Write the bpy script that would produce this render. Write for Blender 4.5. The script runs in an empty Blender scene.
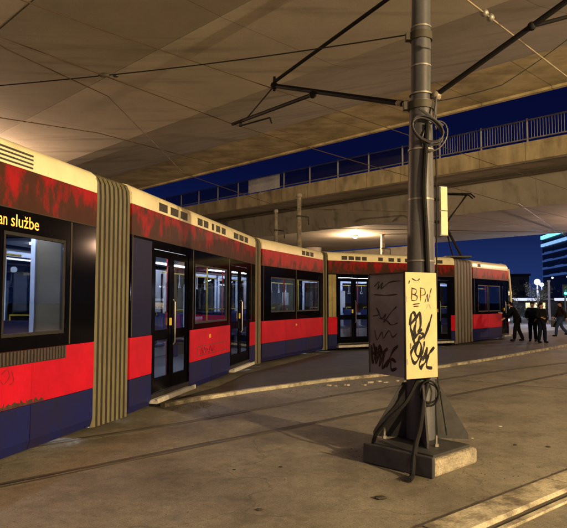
import bpy, bmesh, math, random
from mathutils import Vector, Matrix, noise
random.seed(7)
R = math.radians
scene = bpy.context.scene
COL = scene.collection

# ------------------------------------------------------------------ camera
cam_d = bpy.data.cameras.new('camera')
cam = bpy.data.objects.new('camera', cam_d); COL.objects.link(cam)
cam_d.sensor_width = 36; cam_d.sensor_fit = 'HORIZONTAL'
cam_d.lens = 600 / 567 * 36
cam.location = (0, 0, 1.7); cam.rotation_euler = (R(90 + 3.62), 0, 0)
cam_d.clip_start = 0.05; cam_d.clip_end = 3000
scene.camera = cam

# ------------------------------------------------------------------ night sky
world = bpy.data.worlds.new('World'); scene.world = world; world.use_nodes = True
wn = world.node_tree; wn.nodes.clear()
wo = wn.nodes.new('ShaderNodeOutputWorld'); wb = wn.nodes.new('ShaderNodeBackground')
tc = wn.nodes.new('ShaderNodeTexCoord'); sx = wn.nodes.new('ShaderNodeSeparateXYZ')
cr = wn.nodes.new('ShaderNodeValToRGB')
cr.color_ramp.elements[0].position = 0.0; cr.color_ramp.elements[0].color = (0.017, 0.040, 0.16, 1)
cr.color_ramp.elements[1].position = 0.42; cr.color_ramp.elements[1].color = (0.0014, 0.0022, 0.020, 1)
e = cr.color_ramp.elements.new(0.12); e.color = (0.0048, 0.011, 0.065, 1)
e = cr.color_ramp.elements.new(0.22); e.color = (0.0020, 0.0038, 0.033, 1)
wn.links.new(tc.outputs['Generated'], sx.inputs[0]); wn.links.new(sx.outputs['Z'], cr.inputs[0])
wn.links.new(cr.outputs[0], wb.inputs[0]); wb.inputs[1].default_value = 1.0
wn.links.new(wb.outputs[0], wo.inputs[0])

vs = scene.view_settings
vs.view_transform = 'Standard'; vs.look = 'None'; vs.gamma = 1; vs.use_curve_mapping = False
vs.exposure = 0.0
scene.cycles.use_denoising = True
scene.cycles.max_bounces = 6
scene.cycles.transparent_max_bounces = 12

# ------------------------------------------------------------------ materials
def lin(r, g, b):
    f = lambda c: (c / 255) / 12.92 if c / 255 <= .04045 else (((c / 255) + .055) / 1.055) ** 2.4
    return (f(r), f(g), f(b))

def newmat(name):
    m = bpy.data.materials.new(name); m.use_nodes = True
    return m, m.node_tree, m.node_tree.nodes['Principled BSDF']

def mat(name, c, rough=.5, metal=0, var=.25, scale=6, bump=0, c2=None, stretch=(1, 1, 1), spec=.5, detail=6, pos=(.35, .65), fine=0, coat=0):
    m, nt, p = newmat(name); N = nt.nodes; Lk = nt.links
    t = N.new('ShaderNodeTexCoord'); mp = N.new('ShaderNodeMapping'); mp.inputs['Scale'].default_value = stretch
    Lk.new(t.outputs['Object'], mp.inputs[0])
    n1 = N.new('ShaderNodeTexNoise'); n1.inputs['Scale'].default_value = scale; n1.inputs['Detail'].default_value = detail
    n1.inputs['Roughness'].default_value = .65
    Lk.new(mp.outputs[0], n1.inputs['Vector'])
    r = N.new('ShaderNodeValToRGB'); r.color_ramp.elements[0].position = pos[0]; r.color_ramp.elements[1].position = pos[1]
    if c2 is None: c2 = tuple(x * (1 - var) for x in c)
    r.color_ramp.elements[0].color = (*c2, 1); r.color_ramp.elements[1].color = (*c, 1)
    Lk.new(n1.outputs['Fac'], r.inputs[0]); out = r.outputs[0]
    if fine:
        n2 = N.new('ShaderNodeTexNoise'); n2.inputs['Scale'].default_value = 60; n2.inputs['Detail'].default_value = 4
        Lk.new(t.outputs['Object'], n2.inputs['Vector'])
        mr = N.new('ShaderNodeMapRange'); mr.inputs[1].default_value = .3; mr.inputs[2].default_value = .7
        mr.inputs[3].default_value = 1 - fine; mr.inputs[4].default_value = 1 + fine
        Lk.new(n2.outputs['Fac'], mr.inputs[0])
        mx = N.new('ShaderNodeMix'); mx.data_type = 'RGBA'; mx.blend_type = 'MULTIPLY'; mx.inputs[0].default_value = 1
        Lk.new(out, mx.inputs[6]); Lk.new(mr.outputs[0], mx.inputs[7]); out = mx.outputs[2]
    Lk.new(out, p.inputs['Base Color'])
    p.inputs['Roughness'].default_value = rough; p.inputs['Metallic'].default_value = metal
    p.inputs['Specular IOR Level'].default_value = spec; p.inputs['Coat Weight'].default_value = coat
    p.inputs['Coat Roughness'].default_value = .08
    if bump:
        b = N.new('ShaderNodeBump'); b.inputs['Strength'].default_value = bump; b.inputs['Distance'].default_value = .02
        n3 = N.new('ShaderNodeTexNoise'); n3.inputs['Scale'].default_value = scale * 6; n3.inputs['Detail'].default_value = 6
        Lk.new(t.outputs['Object'], n3.inputs['Vector'])
        Lk.new(n3.outputs['Fac'], b.inputs['Height']); Lk.new(b.outputs[0], p.inputs['Normal'])
    return m

def emit(name, c, s):
    m, nt, p = newmat(name); N = nt.nodes
    p.inputs['Base Color'].default_value = (*c, 1); p.inputs['Emission Color'].default_value = (*c, 1)
    t = N.new('ShaderNodeTexNoise'); t.inputs['Scale'].default_value = 9
    mr = N.new('ShaderNodeMapRange'); mr.inputs[3].default_value = s * .85; mr.inputs[4].default_value = s * 1.15
    nt.links.new(t.outputs['Fac'], mr.inputs[0]); nt.links.new(mr.outputs[0], p.inputs['Emission Strength'])
    return m

def glassmat(name, tint, refl=.12, rough=.02):
    m = bpy.data.materials.new(name); m.use_nodes = True; nt = m.node_tree; N = nt.nodes; N.clear()
    o = N.new('ShaderNodeOutputMaterial'); mx = N.new('ShaderNodeMixShader')
    tr = N.new('ShaderNodeBsdfTransparent'); tr.inputs[0].default_value = (*tint, 1)
    gl = N.new('ShaderNodeBsdfGlossy'); gl.inputs['Roughness'].default_value = rough
    lw = N.new('ShaderNodeLayerWeight'); lw.inputs['Blend'].default_value = .5
    pw = N.new('ShaderNodeMath'); pw.operation = 'POWER'; pw.inputs[1].default_value = 5
    nt.links.new(lw.outputs['Facing'], pw.inputs[0])
    ad = N.new('ShaderNodeMath'); ad.operation = 'ADD'; ad.inputs[1].default_value = refl; ad.use_clamp = True
    nt.links.new(pw.outputs[0], ad.inputs[0]); nt.links.new(ad.outputs[0], mx.inputs[0])
    nz = N.new('ShaderNodeTexNoise'); nz.inputs['Scale'].default_value = 1.3
    b = N.new('ShaderNodeBump'); b.inputs['Strength'].default_value = .05; b.inputs['Distance'].default_value = .02
    nt.links.new(nz.outputs['Fac'], b.inputs['Height']); nt.links.new(b.outputs[0], gl.inputs['Normal'])
    nt.links.new(tr.outputs[0], mx.inputs[1]); nt.links.new(gl.outputs[0], mx.inputs[2]); nt.links.new(mx.outputs[0], o.inputs[0])
    return m

def asphalt(name, base, dark, light):
    m, nt, p = newmat(name); N = nt.nodes; Lk = nt.links
    t = N.new('ShaderNodeTexCoord')
    def nz(s, d, r=.6):
        n = N.new('ShaderNodeTexNoise'); n.inputs['Scale'].default_value = s; n.inputs['Detail'].default_value = d
        n.inputs['Roughness'].default_value = r; Lk.new(t.outputs['Object'], n.inputs['Vector']); return n.outputs['Fac']
    r = N.new('ShaderNodeValToRGB'); r.color_ramp.elements[0].position = .36; r.color_ramp.elements[1].position = .66
    r.color_ramp.elements[0].color = (*dark, 1); r.color_ramp.elements[1].color = (*light, 1)
    e = r.color_ramp.elements.new(.5); e.color = (*base, 1)
    Lk.new(nz(.55, 8, .62), r.inputs[0]); out = r.outputs[0]
    def mul(out, src, a, b, lo, hi):
        mr = N.new('ShaderNodeMapRange'); mr.inputs[1].default_value = a; mr.inputs[2].default_value = b
        mr.inputs[3].default_value = lo; mr.inputs[4].default_value = hi; Lk.new(src, mr.inputs[0])
        mx = N.new('ShaderNodeMix'); mx.data_type = 'RGBA'; mx.blend_type = 'MULTIPLY'; mx.inputs[0].default_value = 1
        Lk.new(out, mx.inputs[6]); Lk.new(mr.outputs[0], mx.inputs[7]); return mx.outputs[2]
    out = mul(out, nz(90, 3), .3, .7, .62, 1.38)
    out = mul(out, nz(11, 6), .3, .7, .82, 1.18)
    out = mul(out, nz(32, 5, .75), .35, .65, .84, 1.16)
    out = mul(out, nz(2.4, 9, .7), .42, .5, .8, 1)
    # fine cracks / tar seams
    v = N.new('ShaderNodeTexVoronoi'); v.feature = 'DISTANCE_TO_EDGE'; v.inputs['Scale'].default_value = .33
    wv = N.new('ShaderNodeVectorMath'); wv.operation = 'ADD'; n4 = N.new('ShaderNodeTexNoise'); n4.inputs['Scale'].default_value = 1.5
    n4.inputs['Detail'].default_value = 6
    Lk.new(t.outputs['Object'], n4.inputs['Vector']); Lk.new(t.outputs['Object'], wv.inputs[0]); Lk.new(n4.outputs['Color'], wv.inputs[1])
    Lk.new(wv.outputs[0], v.inputs['Vector']); out = mul(out, v.outputs['Distance'], 0, .006, .62, 1)
    Lk.new(out, p.inputs['Base Color'])
    mr = N.new('ShaderNodeMapRange'); mr.inputs[3].default_value = .45; mr.inputs[4].default_value = .95
    Lk.new(nz(1.1, 5), mr.inputs[0]); Lk.new(mr.outputs[0], p.inputs['Roughness'])
    b = N.new('ShaderNodeBump'); b.inputs['Strength'].default_value = .55; b.inputs['Distance'].default_value = .012
    Lk.new(nz(70, 5, .7), b.inputs['Height']); Lk.new(b.outputs[0], p.inputs['Normal'])
    return m

M = {}
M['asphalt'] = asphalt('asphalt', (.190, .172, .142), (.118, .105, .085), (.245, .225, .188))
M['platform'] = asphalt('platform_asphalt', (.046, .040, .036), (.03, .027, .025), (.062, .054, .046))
M['paving'] = asphalt('pale_paving', (.24, .23, .24), (.17, .165, .18), (.3, .29, .29))
M['kerb'] = mat('kerb_concrete', (.44, .40, .31), .85, var=.6, scale=3.2, bump=.5, fine=.3, c2=(.13, .11, .085), pos=(.38, .58))
M['rail'] = mat('rail_steel', (.16, .14, .12), .45, .7, var=.6, scale=4)
M['groove'] = mat('groove', (.085, .074, .060), .9, var=.3)
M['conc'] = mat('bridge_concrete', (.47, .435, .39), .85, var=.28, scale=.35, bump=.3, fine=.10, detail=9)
M['conc_dark'] = mat('bridge_concrete_shaded', (.335, .305, .27), .85, var=.30, scale=.3, bump=.3, fine=.10, detail=9)  # darker copy of the concrete: shade of strips and webs put into the colour
M['fascia'] = mat('bridge_fascia', (.58, .49, .30), .85, scale=.9, stretch=(1, 1, .35), bump=.3, fine=.15, c2=(.27, .22, .13))
M['railing'] = mat('railing_paint', (.26, .26, .28), .5, .3)
M['screen'] = glassmat('railing_screen', (.45, .47, .55), .12, .4)
M['banner'] = mat('banner_white', (.62, .62, .62), .7)
M['cream'] = mat('tram_cream', (.88, .80, .54), .38, var=.16, scale=2.2, coat=.1)
M['red'] = mat('tram_red', (.50, .007, .026), .45, var=.25, scale=3, spec=.15, fine=.06)
def grimy(name, red, brown, bias):
    m, nt, p = newmat(name); N = nt.nodes; Lk = nt.links
    t = N.new('ShaderNodeTexCoord'); mp = N.new('ShaderNodeMapping'); mp.inputs['Scale'].default_value = (1, 1, .55)
    oi = N.new('ShaderNodeObjectInfo'); om = N.new('ShaderNodeVectorMath'); om.operation = 'SCALE'; om.inputs[0].default_value = (37, 23, 11)
    Lk.new(oi.outputs['Random'], om.inputs['Scale']); Lk.new(om.outputs[0], mp.inputs['Location'])
    Lk.new(t.outputs['Object'], mp.inputs[0])
    n = N.new('ShaderNodeTexNoise'); n.inputs['Scale'].default_value = 9.0; n.inputs['Detail'].default_value = 12; n.inputs['Roughness'].default_value = .68
    Lk.new(mp.outputs[0], n.inputs['Vector'])
    n2 = N.new('ShaderNodeTexNoise'); n2.inputs['Scale'].default_value = 3.2; Lk.new(mp.outputs[0], n2.inputs['Vector'])
    sp = N.new('ShaderNodeSeparateXYZ'); Lk.new(t.outputs['Object'], sp.inputs[0])
    a = N.new('ShaderNodeMath'); a.operation = 'MULTIPLY_ADD'; a.inputs[1].default_value = .75; a.inputs[2].default_value = bias
    Lk.new(sp.outputs['Z'], a.inputs[0])
    b = N.new('ShaderNodeMath'); b.operation = 'ADD'; Lk.new(a.outputs[0], b.inputs[0]); Lk.new(n.outputs['Fac'], b.inputs[1])
    c = N.new('ShaderNodeMath'); c.operation = 'ADD'; Lk.new(b.outputs[0], c.inputs[0]); Lk.new(n2.outputs['Fac'], c.inputs[1])
    r = N.new('ShaderNodeValToRGB'); r.color_ramp.elements[0].position = .40; r.color_ramp.elements[0].color = (*brown, 1)
    r.color_ramp.elements[1].position = .62; r.color_ramp.elements[1].color = (*red, 1)
    e = r.color_ramp.elements.new(.50); e.color = (.055, .018, .012, 1)
    e = r.color_ramp.elements.new(.54); e.color = (red[0] * .55, .010, .010, 1)
    sc = N.new('ShaderNodeMath'); sc.operation = 'MULTIPLY'; sc.inputs[1].default_value = .5; Lk.new(c.outputs[0], sc.inputs[0])
    Lk.new(sc.outputs[0], r.inputs[0]); Lk.new(r.outputs[0], p.inputs['Base Color']); p.inputs['Roughness'].default_value = .5; p.inputs['Specular IOR Level'].default_value = .15
    return m
M['redgrime'] = grimy('tram_red_grimy', (.27, .006, .010), (.042, .015, .010), -.145)
M['redgrime2'] = grimy('tram_red_band', (.36, .008, .012), (.17, .016, .014), .0)
M['navy'] = mat('tram_navy', (.006, .009, .045), .45, var=.35, scale=3, spec=.1)
M['navydirt'] = mat('tram_navy_dirty', (.009, .013, .095), .5, scale=2.5, c2=(.014, .013, .045), pos=(.35, .6), spec=.15, fine=.1)
M['black'] = mat('tram_black', (.003, .003, .005), .10, var=.3, scale=2, spec=.03)
M['rubber'] = mat('rubber_black', (.010, .010, .010), .6)
M['bellow'] = mat('bellows_fabric', (.125, .112, .068), .6, var=.45, scale=2.5, c2=(.085, .072, .040), stretch=(1, 1, .4))
M['bellowdark'] = mat('bellows_shade', (.016, .014, .010), .7)
M['silver'] = mat('silver_metal', (.55, .53, .50), .38, .75, var=.3, scale=10)
M['sill'] = mat('sill_metal', (.72, .70, .68), .45, .3, var=.3, scale=10)
M['vent'] = mat('vent_dark', (.05, .045, .035), .6)
M['inner'] = mat('interior_panel', (.5, .52, .58), .6, var=.1)
M['innerframe'] = mat('interior_window_frame', (.66, .74, .95), .4, var=.1)
M['seat'] = mat('seat_blue', (.015, .025, .12), .8)
M['handrail'] = mat('handrail_red', (.4, .012, .012), .3)
M['yellowrail'] = mat('handrail_yellow', (.7, .5, .05), .3)
M['floor_in'] = mat('interior_floor', (.10, .10, .12), .6)
M['striplight'] = emit('interior_strip_light', (.86, .92, 1.0), 70)
M['led'] = emit('led_orange', (1.0, .40, .05), 1.6)
M['glass'] = glassmat('tram_glass', (.50, .53, .58), .10)
M['glassdark'] = glassmat('tram_glass_dark', (.22, .24, .28), .10)
M['bluelight'] = emit('cab_screen_blue', (.10, .45, 1.0), 3.2)
M['redlight'] = emit('red_lamp', (1, .05, .03), 3)
M['paper'] = mat('paper_white', (.75, .76, .8), .7, var=.06)
M['pole'] = mat('pole_paint', (.095, .098, .118), .5, .2, var=.4, scale=3, stretch=(1, 1, .3), fine=.1)
M['poledark'] = mat('pole_paint_dark', (.050, .050, .068), .5, .2, var=.4, scale=3, fine=.1)
M['band'] = mat('steel_band', (.30, .29, .27), .5, .6)
M['concblock'] = mat('foundation_concrete', (.36, .32, .25), .9, var=.5, scale=7, bump=.8, fine=.3)
M['foundsteel'] = mat('foundation_steel', (.050, .050, .058), .6, .2, var=.5)
M['cable'] = mat('black_cable', (.010, .010, .012), .7, spec=.2)
M['wire'] = mat('copper_wire', (.075, .045, .025), .5, .3)
M['wirepale'] = mat('pale_wire', (.42, .36, .26), .45, .4)
M['insul'] = mat('insulator', (.30, .26, .22), .3)
M['cabgrey'] = mat('cabinet_shaded', (.19, .195, .235), .55, var=.3, scale=4)  # side turned from the lamps: its shade is in this grey
M['cabyellow'] = mat('cabinet_lit', (.55, .455, .25), .6, var=.2, scale=3)  # side facing the lamps: their light is in this yellow
M['ink'] = mat('marker_ink', (.012, .010, .012), .45)
M['inkgrey'] = mat('marker_ink_faded', (.40, .33, .22), .6)
M['signyellow'] = mat('sign_pale', (.60, .56, .38), .5, var=.15)
M['debris'] = mat('debris', (.030, .024, .02), .8)
M['litter'] = mat('litter_pale', (.45, .42, .36), .8)

def joints(m, period, wdt, depth, ang=True):
    nt = m.node_tree; N = nt.nodes; Lk = nt.links; p = N['Principled BSDF']
    src = p.inputs['Base Color'].links[0].from_socket
    t = N.new('ShaderNodeTexCoord'); d = N.new('ShaderNodeVectorMath'); d.operation = 'DOT_PRODUCT'; d.inputs[1].default_value = (-.7071 / period, .7071 / period, 0)
    Lk.new(t.outputs['Object'], d.inputs[0])
    f = N.new('ShaderNodeMath'); f.operation = 'FRACT'; Lk.new(d.outputs['Value'], f.inputs[0])
    g = N.new('ShaderNodeMath'); g.operation = 'LESS_THAN'; g.inputs[1].default_value = wdt / period; Lk.new(f.outputs[0], g.inputs[0])
    # water streaks across the deck
    mp = N.new('ShaderNodeMapping'); mp.inputs['Rotation'].default_value = (0, 0, R(45)); mp.inputs['Scale'].default_value = (.25, 2.2, 1)
    Lk.new(t.outputs['Object'], mp.inputs[0]); n = N.new('ShaderNodeTexNoise'); n.inputs['Scale'].default_value = 1.2; n.inputs['Detail'].default_value = 8
    Lk.new(mp.outputs[0], n.inputs['Vector']); r = N.new('ShaderNodeMapRange'); r.inputs[1].default_value = .52; r.inputs[2].default_value = .72; r.inputs[3].default_value = 1; r.inputs[4].default_value = .62
    Lk.new(n.outputs['Fac'], r.inputs[0])
    h = N.new('ShaderNodeMath'); h.operation = 'MULTIPLY_ADD'; h.inputs[1].default_value = -depth; h.inputs[2].default_value = 1; Lk.new(g.outputs[0], h.inputs[0])
    k = N.new('ShaderNodeMath'); k.operation = 'MULTIPLY'; Lk.new(h.outputs[0], k.inputs[0]); Lk.new(r.outputs[0], k.inputs[1])
    mx = N.new('ShaderNodeMix'); mx.data_type = 'RGBA'; mx.blend_type = 'MULTIPLY'; mx.inputs[0].default_value = 1
    Lk.new(src, mx.inputs[6]); Lk.new(k.outputs[0], mx.inputs[7]); Lk.new(mx.outputs[2], p.inputs['Base Color'])
joints(M['conc'], 3.6, .02, .35); joints(M['conc_dark'], 3.6, .02, .35); joints(M['fascia'], 2.0, .025, .6)

# ------------------------------------------------------------------ helpers
ORG = {}
def tag(o, label=None, cat=None, group=None, kind=None):
    if label: o['label'] = label
    if cat: o['category'] = cat
    if group: o['group'] = group
    if kind: o['kind'] = kind
    return o
def thing(name, loc, label, cat, group=None):
    o = bpy.data.objects.new(name, None); COL.objects.link(o); o.location = loc; o.empty_display_size = .3
    ORG[o] = Vector(loc); return tag(o, label, cat, group)

class MB:
    """collects world-space geometry for one mesh"""
    def __init__(s, tf=None): s.v = []; s.f = []; s.tf = tf; s.smooth = []
    def add(s, vs, fs, smooth=False, raw=False):
        k = len(s.v)
        for p in vs: s.v.append(Vector(p) if (raw or s.tf is None) else s.tf(p))
        for f in fs: s.f.append([k + i for i in f]); s.smooth.append(smooth)
    def box(s, a, b):
        (x0, y0, z0), (x1, y1, z1) = a, b
        if x0 > x1: x0, x1 = x1, x0
        if y0 > y1: y0, y1 = y1, y0
        if z0 > z1: z0, z1 = z1, z0
        s.add([(x0, y0, z0), (x1, y0, z0), (x1, y1, z0), (x0, y1, z0), (x0, y0, z1), (x1, y0, z1), (x1, y1, z1), (x0, y1, z1)],
              [(0, 3, 2, 1), (4, 5, 6, 7), (0, 1, 5, 4), (1, 2, 6, 5), (2, 3, 7, 6), (3, 0, 4, 7)])
        return s
    def prism(s, poly, z0, z1):
        n = len(poly)
        s.add([(x, y, z0) for x, y in poly] + [(x, y, z1) for x, y in poly],
              [tuple(reversed(range(n))), tuple(range(n, 2 * n))] + [(i, (i + 1) % n, n + (i + 1) % n, n + i) for i in range(n)])
        return s
    def loft(s, rings, closed=True, caps=True, smooth=False):
        n = len(rings[0]); vs = [p for r in rings for p in r]; fs = []
        for j in range(len(rings) - 1):
            for i in range(n if closed else n - 1):
                a = j * n + i; b = j * n + (i + 1) % n; fs.append((a, b, b + n, a + n))
        if caps and closed: fs.append(tuple(reversed(range(n)))); fs.append(tuple(range((len(rings) - 1) * n, len(rings) * n)))
        s.add(vs, fs, smooth); return s
    def tube(s, pts, r, n=8, r2=None, smooth=True):
        pts = [Vector(p) for p in pts]; rings = []
        up = Vector((0, 0, 1))
        for i, p in enumerate(pts):
            d = (pts[min(i + 1, len(pts) - 1)] - pts[max(i - 1, 0)]).normalized()
            a = d.cross(up) if abs(d.z) < .98 else d.cross(Vector((0, 1, 0)))
            a.normalize(); b = d.cross(a).normalized()
            rr = r if r2 is None else r + (r2 - r) * i / (len(pts) - 1)
            rings.append([p + a * math.cos(t) * rr + b * math.sin(t) * rr for t in [2 * math.pi * k / n for k in range(n)]])
        s.loft(rings, smooth=smooth); return s
    def cyl(s, c, r, z0, z1, n=24, r2=None):
        r2 = r if r2 is None else r2
        s.loft([[(c[0] + math.cos(t) * q, c[1] + math.sin(t) * q, z) for t in [2 * math.pi * k / n for k in range(n)]] for q, z in ((r, z0), (r2, z1))], smooth=True)
        return s
    def ball(s, c, r, n=10, sq=(1, 1, 1)):
        rings = []
        for j in range(1, n):
            a = math.pi * j / n
            rings.append([(c[0] + r * sq[0] * math.sin(a) * math.cos(t), c[1] + r * sq[1] * math.sin(a) * math.sin(t), c[2] + r * sq[2] * math.cos(a))
                          for t in [2 * math.pi * k / (n * 2) for k in range(n * 2)]])
        s.loft(rings, smooth=True); return s
    def build(s, name, m, parent=None, bevel=0, **kw):
        org = Vector((0, 0, 0))
        p = parent
        if parent is not None: org = ORG[parent]
        # the object's own origin sits at the centre of its base
        xs = [v.x for v in s.v]; ys = [v.y for v in s.v]; zs = [v.z for v in s.v]
        c = Vector(((min(xs) + max(xs)) / 2, (min(ys) + max(ys)) / 2, min(zs)))
        if kw.get('kind') == 'structure' or kw.pop('origin0', False): c = Vector((0, 0, 0))
        me = bpy.data.meshes.new(name)
        me.from_pydata([v - c for v in s.v], [], s.f)
        me.polygons.foreach_set('use_smooth', s.smooth)
        me.materials.append(M[m] if isinstance(m, str) else m); me.update()
        o = bpy.data.objects.new(name, me); COL.objects.link(o)
        o.location = c - org
        if parent is not None: o.parent = parent
        ORG[o] = c
        bm = bmesh.new(); bm.from_mesh(me); bmesh.ops.recalc_face_normals(bm, faces=bm.faces)
        bm.to_mesh(me); bm.free()
        if any(s.smooth):
            try: me.set_sharp_from_angle(angle=R(40))
            except Exception: pass
        if bevel:
            b = o.modifiers.new('bevel', 'BEVEL'); b.width = bevel; b.segments = 2; b.limit_method = 'ANGLE'
        tag(o, kw.get('label'), kw.get('cat'), kw.get('group'), kw.get('kind'))
        return o

def lamp(name, loc, energy, col, parent=None, size=.12, kind='POINT', rot=None, spot=150):
    d = bpy.data.lights.new(name, kind); d.energy = energy; d.color = col; d.shadow_soft_size = size
    if kind == 'SPOT': d.spot_size = R(spot); d.spot_blend = .6
    o = bpy.data.objects.new(name, d); COL.objects.link(o)
    if parent: o.parent = parent; o.location = Vector(loc) - ORG[parent]
    else: o.location = loc
    return o

WARM = (1.0, .71, .35)
# ------------------------------------------------------------------ ground
g = MB(); g.add([(-600, -300, 0), (600, -300, 0), (600, 1200, 0), (-600, 1200, 0)], [(0, 1, 2, 3)])
g.build('ground', 'asphalt', kind='structure')
# darker boarding strip next to the tram, with a pale kerb
edge = [(-2.0, 9.9), (-1.62, 10.45), (-.6, 11.55), (.79, 12.9), (2.79, 14.4), (6.5, 18.3), (11.2, 23.7), (19, 32.5)]
inner = [(19, 38), (12.4, 32), (9.2, 26.4), (7.7, 24.3), (6.5, 22.6), (1.5, 19.9), (.1, 16.3), (-.75, 14.2), (-1.2, 12.0)]
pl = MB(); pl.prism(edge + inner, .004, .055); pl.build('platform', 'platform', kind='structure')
def strip(pts, off0, off1, z0, z1):
    mb = MB(); L = []; Rr = []
    P = [Vector((x, y, 0)) for x, y in pts]
    for i, p in enumerate(P):
        d = (P[min(i + 1, len(P) - 1)] - P[max(i - 1, 0)]).normalized(); n = Vector((d.y, -d.x, 0))
        L.append(p + n * off0); Rr.append(p + n * off1)
    rings = [[(a.x, a.y, z0), (b.x, b.y, z0), (b.x, b.y, z1), (a.x, a.y, z1)] for a, b in zip(L, Rr)]
    mb.loft(rings); return mb
def resample(pts, step, wob=0):
    out = []
    for (a, b) in zip(pts[:-1], pts[1:]):
        n = max(1, int(math.dist(a, b) / step))
        for k in range(n):
            t = k / n; out.append((a[0] + (b[0] - a[0]) * t + random.uniform(-wob, wob), a[1] + (b[1] - a[1]) * t + random.uniform(-wob, wob)))
    out.append(pts[-1]); return out
strip(resample(edge, .5, .016), -.003, .11, .0, .062).build('platform_kerb', 'kerb', kind='structure')
# rails of the near track
railA = [(-4.6, 5.6), (-2.84, 7.3), (-1.47, 8.5), (.9, 11), (5.4, 15), (8, 17), (16, 24)]
railB = [(-5.4, 3.6), (-2.66, 5.64), (-1.21, 7.03), (1.54, 9.6), (6.9, 14.6), (15, 22)]
for nm, rl in (('rail', railA), ('rail', railB)):
    strip(resample(rl, .6), -.022, .018, .0, .006).build('rail', 'rail', kind='structure')
    strip(resample(rl, .4, .010), .019, .075, -.02, .0035).build('rail_groove', 'groove', kind='structure')
    strip(resample(rl, .4, .012), -.075, -.023, -.02, .003).build('rail_groove', 'groove', kind='structure')
# crossing tar seam to the right
strip(resample([(3.8, 13.3), (4.9, 12.3), (6.6, 11.2), (10, 9.6)], .4, .01), -.02, .02, -.02, .003).build('tar_seam', 'groove', kind='structure')
# concrete channel kerb in the right foreground, built of blocks with a slot drain
kd = Vector((.768, .640, 0)); kn = Vector((.640, -.768, 0)); k0 = Vector((1.0, 4.56, 0))
kb = MB(); s0 = -4.0
while s0 < 16:
    L = random.uniform(.92, 1.06); a = k0 + kd * s0; b = k0 + kd * (s0 + L - .014); j = random.uniform(-.006, .006)
    h = .035 + random.uniform(-.006, .006)
    pr = [(0 + j, 0), (.0 + j, h), (.26 + j, h), (.28 + j, h - .018), (.28 + j, 0)]
    kb.loft([[(q.x + kn.x * o, q.y + kn.y * o, z) for o, z in pr] for q in (a, b)])
    s0 += L
kb.build('channel_kerb', 'kerb', kind='structure')
q0 = (k0 + kd * -4); q1 = (k0 + kd * 16)
strip([(q0.x, q0.y), (q1.x, q1.y)], .28, .36, -.03, .004).build('drain_slot', 'groove', kind='structure')
strip(resample([(q0.x, q0.y), (q1.x, q1.y)], .4, .004), .361, .41, .0, .022).build('drain_edge', 'kerb', kind='structure')
# pale paving in the square beyond the tram
pv = MB(); pv.prism([(10.5, 33.5), (14.6, 29.2), (60, 52), (60, 120), (6, 120)], .004, .012); pv.build('pavement', 'paving', kind='structure')

# ------------------------------------------------------------------ bridges (run diagonally, far left to near right)
U = Vector((-.7071, .7071, 0)); NN = Vector((.7071, .7071, 0))
def BP(S, t, h): return NN * (S / 1.41421) + U * t + Vector((0, 0, h))
def extr(mb, prof, t0, t1, n=24):
    rings = []
    for k in range(n + 1):
        t = t0 + (t1 - t0) * k / n
        rings.append([BP(S, t, h) for S, h in prof])
    mb.loft(rings); return mb
b1 = thing('road_bridge', BP(12, 0, 0), 'wide concrete bridge directly overhead, its pale soffit filling the top of the picture', 'bridge', 'concrete road bridges')
extr(MB(), [(-1.5, 6.95), (1.0, 6.34), (5.1, 6.34), (5.1, 7.3), (-1.5, 7.3)], -60, 70).build('soffit_slab', 'conc', b1, origin0=True)
extr(MB(), [(5.103, 6.32), (8.2, 6.20), (8.2, 7.3), (5.103, 7.3)], -60, 70).build('shaded_soffit', 'conc_dark', b1, origin0=True, label='strip of the soffit with shade put into its darker colour')
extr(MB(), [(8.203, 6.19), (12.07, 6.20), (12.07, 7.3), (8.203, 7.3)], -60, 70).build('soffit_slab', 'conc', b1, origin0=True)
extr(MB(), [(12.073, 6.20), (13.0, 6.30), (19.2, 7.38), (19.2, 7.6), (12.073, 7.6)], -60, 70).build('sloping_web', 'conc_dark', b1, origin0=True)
extr(MB(), [(19.203, 7.40), (22.8, 7.45), (22.8, 7.38), (23.0, 7.38), (23.0, 8.05), (-1.8, 8.05), (-1.8, 7.4), (-1.5, 7.62), (19.203, 7.62)], -60, 70).build('deck', 'fascia', b1, origin0=True)
for S in (22.7, -1.5):
    rb = MB(); extr(rb, [(S, 9.0), (S + .08, 9.0), (S + .08, 9.06), (S, 9.06)], -60, 70)
    for k in range(66):
        t = -60 + k * 2; p = BP(S + .04, t, 8.05); rb.box((p.x - .03, p.y - .03, 8.05), (p.x + .03, p.y + .03, 9.0))
    rb.build('railing', 'railing', b1, origin0=True)
# stubs carrying bridge one (well outside the picture)
for t in (-34, 44):
    for S in (3, 9):
        mb = MB(); p = BP(S, t, 0); mb.cyl((p.x, p.y), .6, 0, 6.4, 24); mb.build('pier', 'conc', b1)

b2 = thing('road_bridge', BP(44, 0, 0), 'concrete bridge with railing and yellow lit edge crossing behind the tram', 'bridge', 'concrete road bridges')
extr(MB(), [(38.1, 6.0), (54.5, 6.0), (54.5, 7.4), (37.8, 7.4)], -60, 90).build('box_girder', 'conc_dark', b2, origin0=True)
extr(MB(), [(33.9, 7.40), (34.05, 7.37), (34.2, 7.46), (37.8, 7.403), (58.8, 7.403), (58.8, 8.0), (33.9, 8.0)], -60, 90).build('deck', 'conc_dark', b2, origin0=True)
extr(MB(), [(33.75, 7.40), (33.897, 7.40), (33.897, 8.12), (34.3, 8.12), (34.3, 8.003), (34.3, 8.16), (33.72, 8.16), (33.72, 8.0), (33.75, 8.0)][:4] + [(34.3, 8.16), (33.72, 8.16), (33.72, 8.0), (33.75, 8.0)], -60, 90).build('edge_beam', 'fascia', b2, origin0=True)
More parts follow.
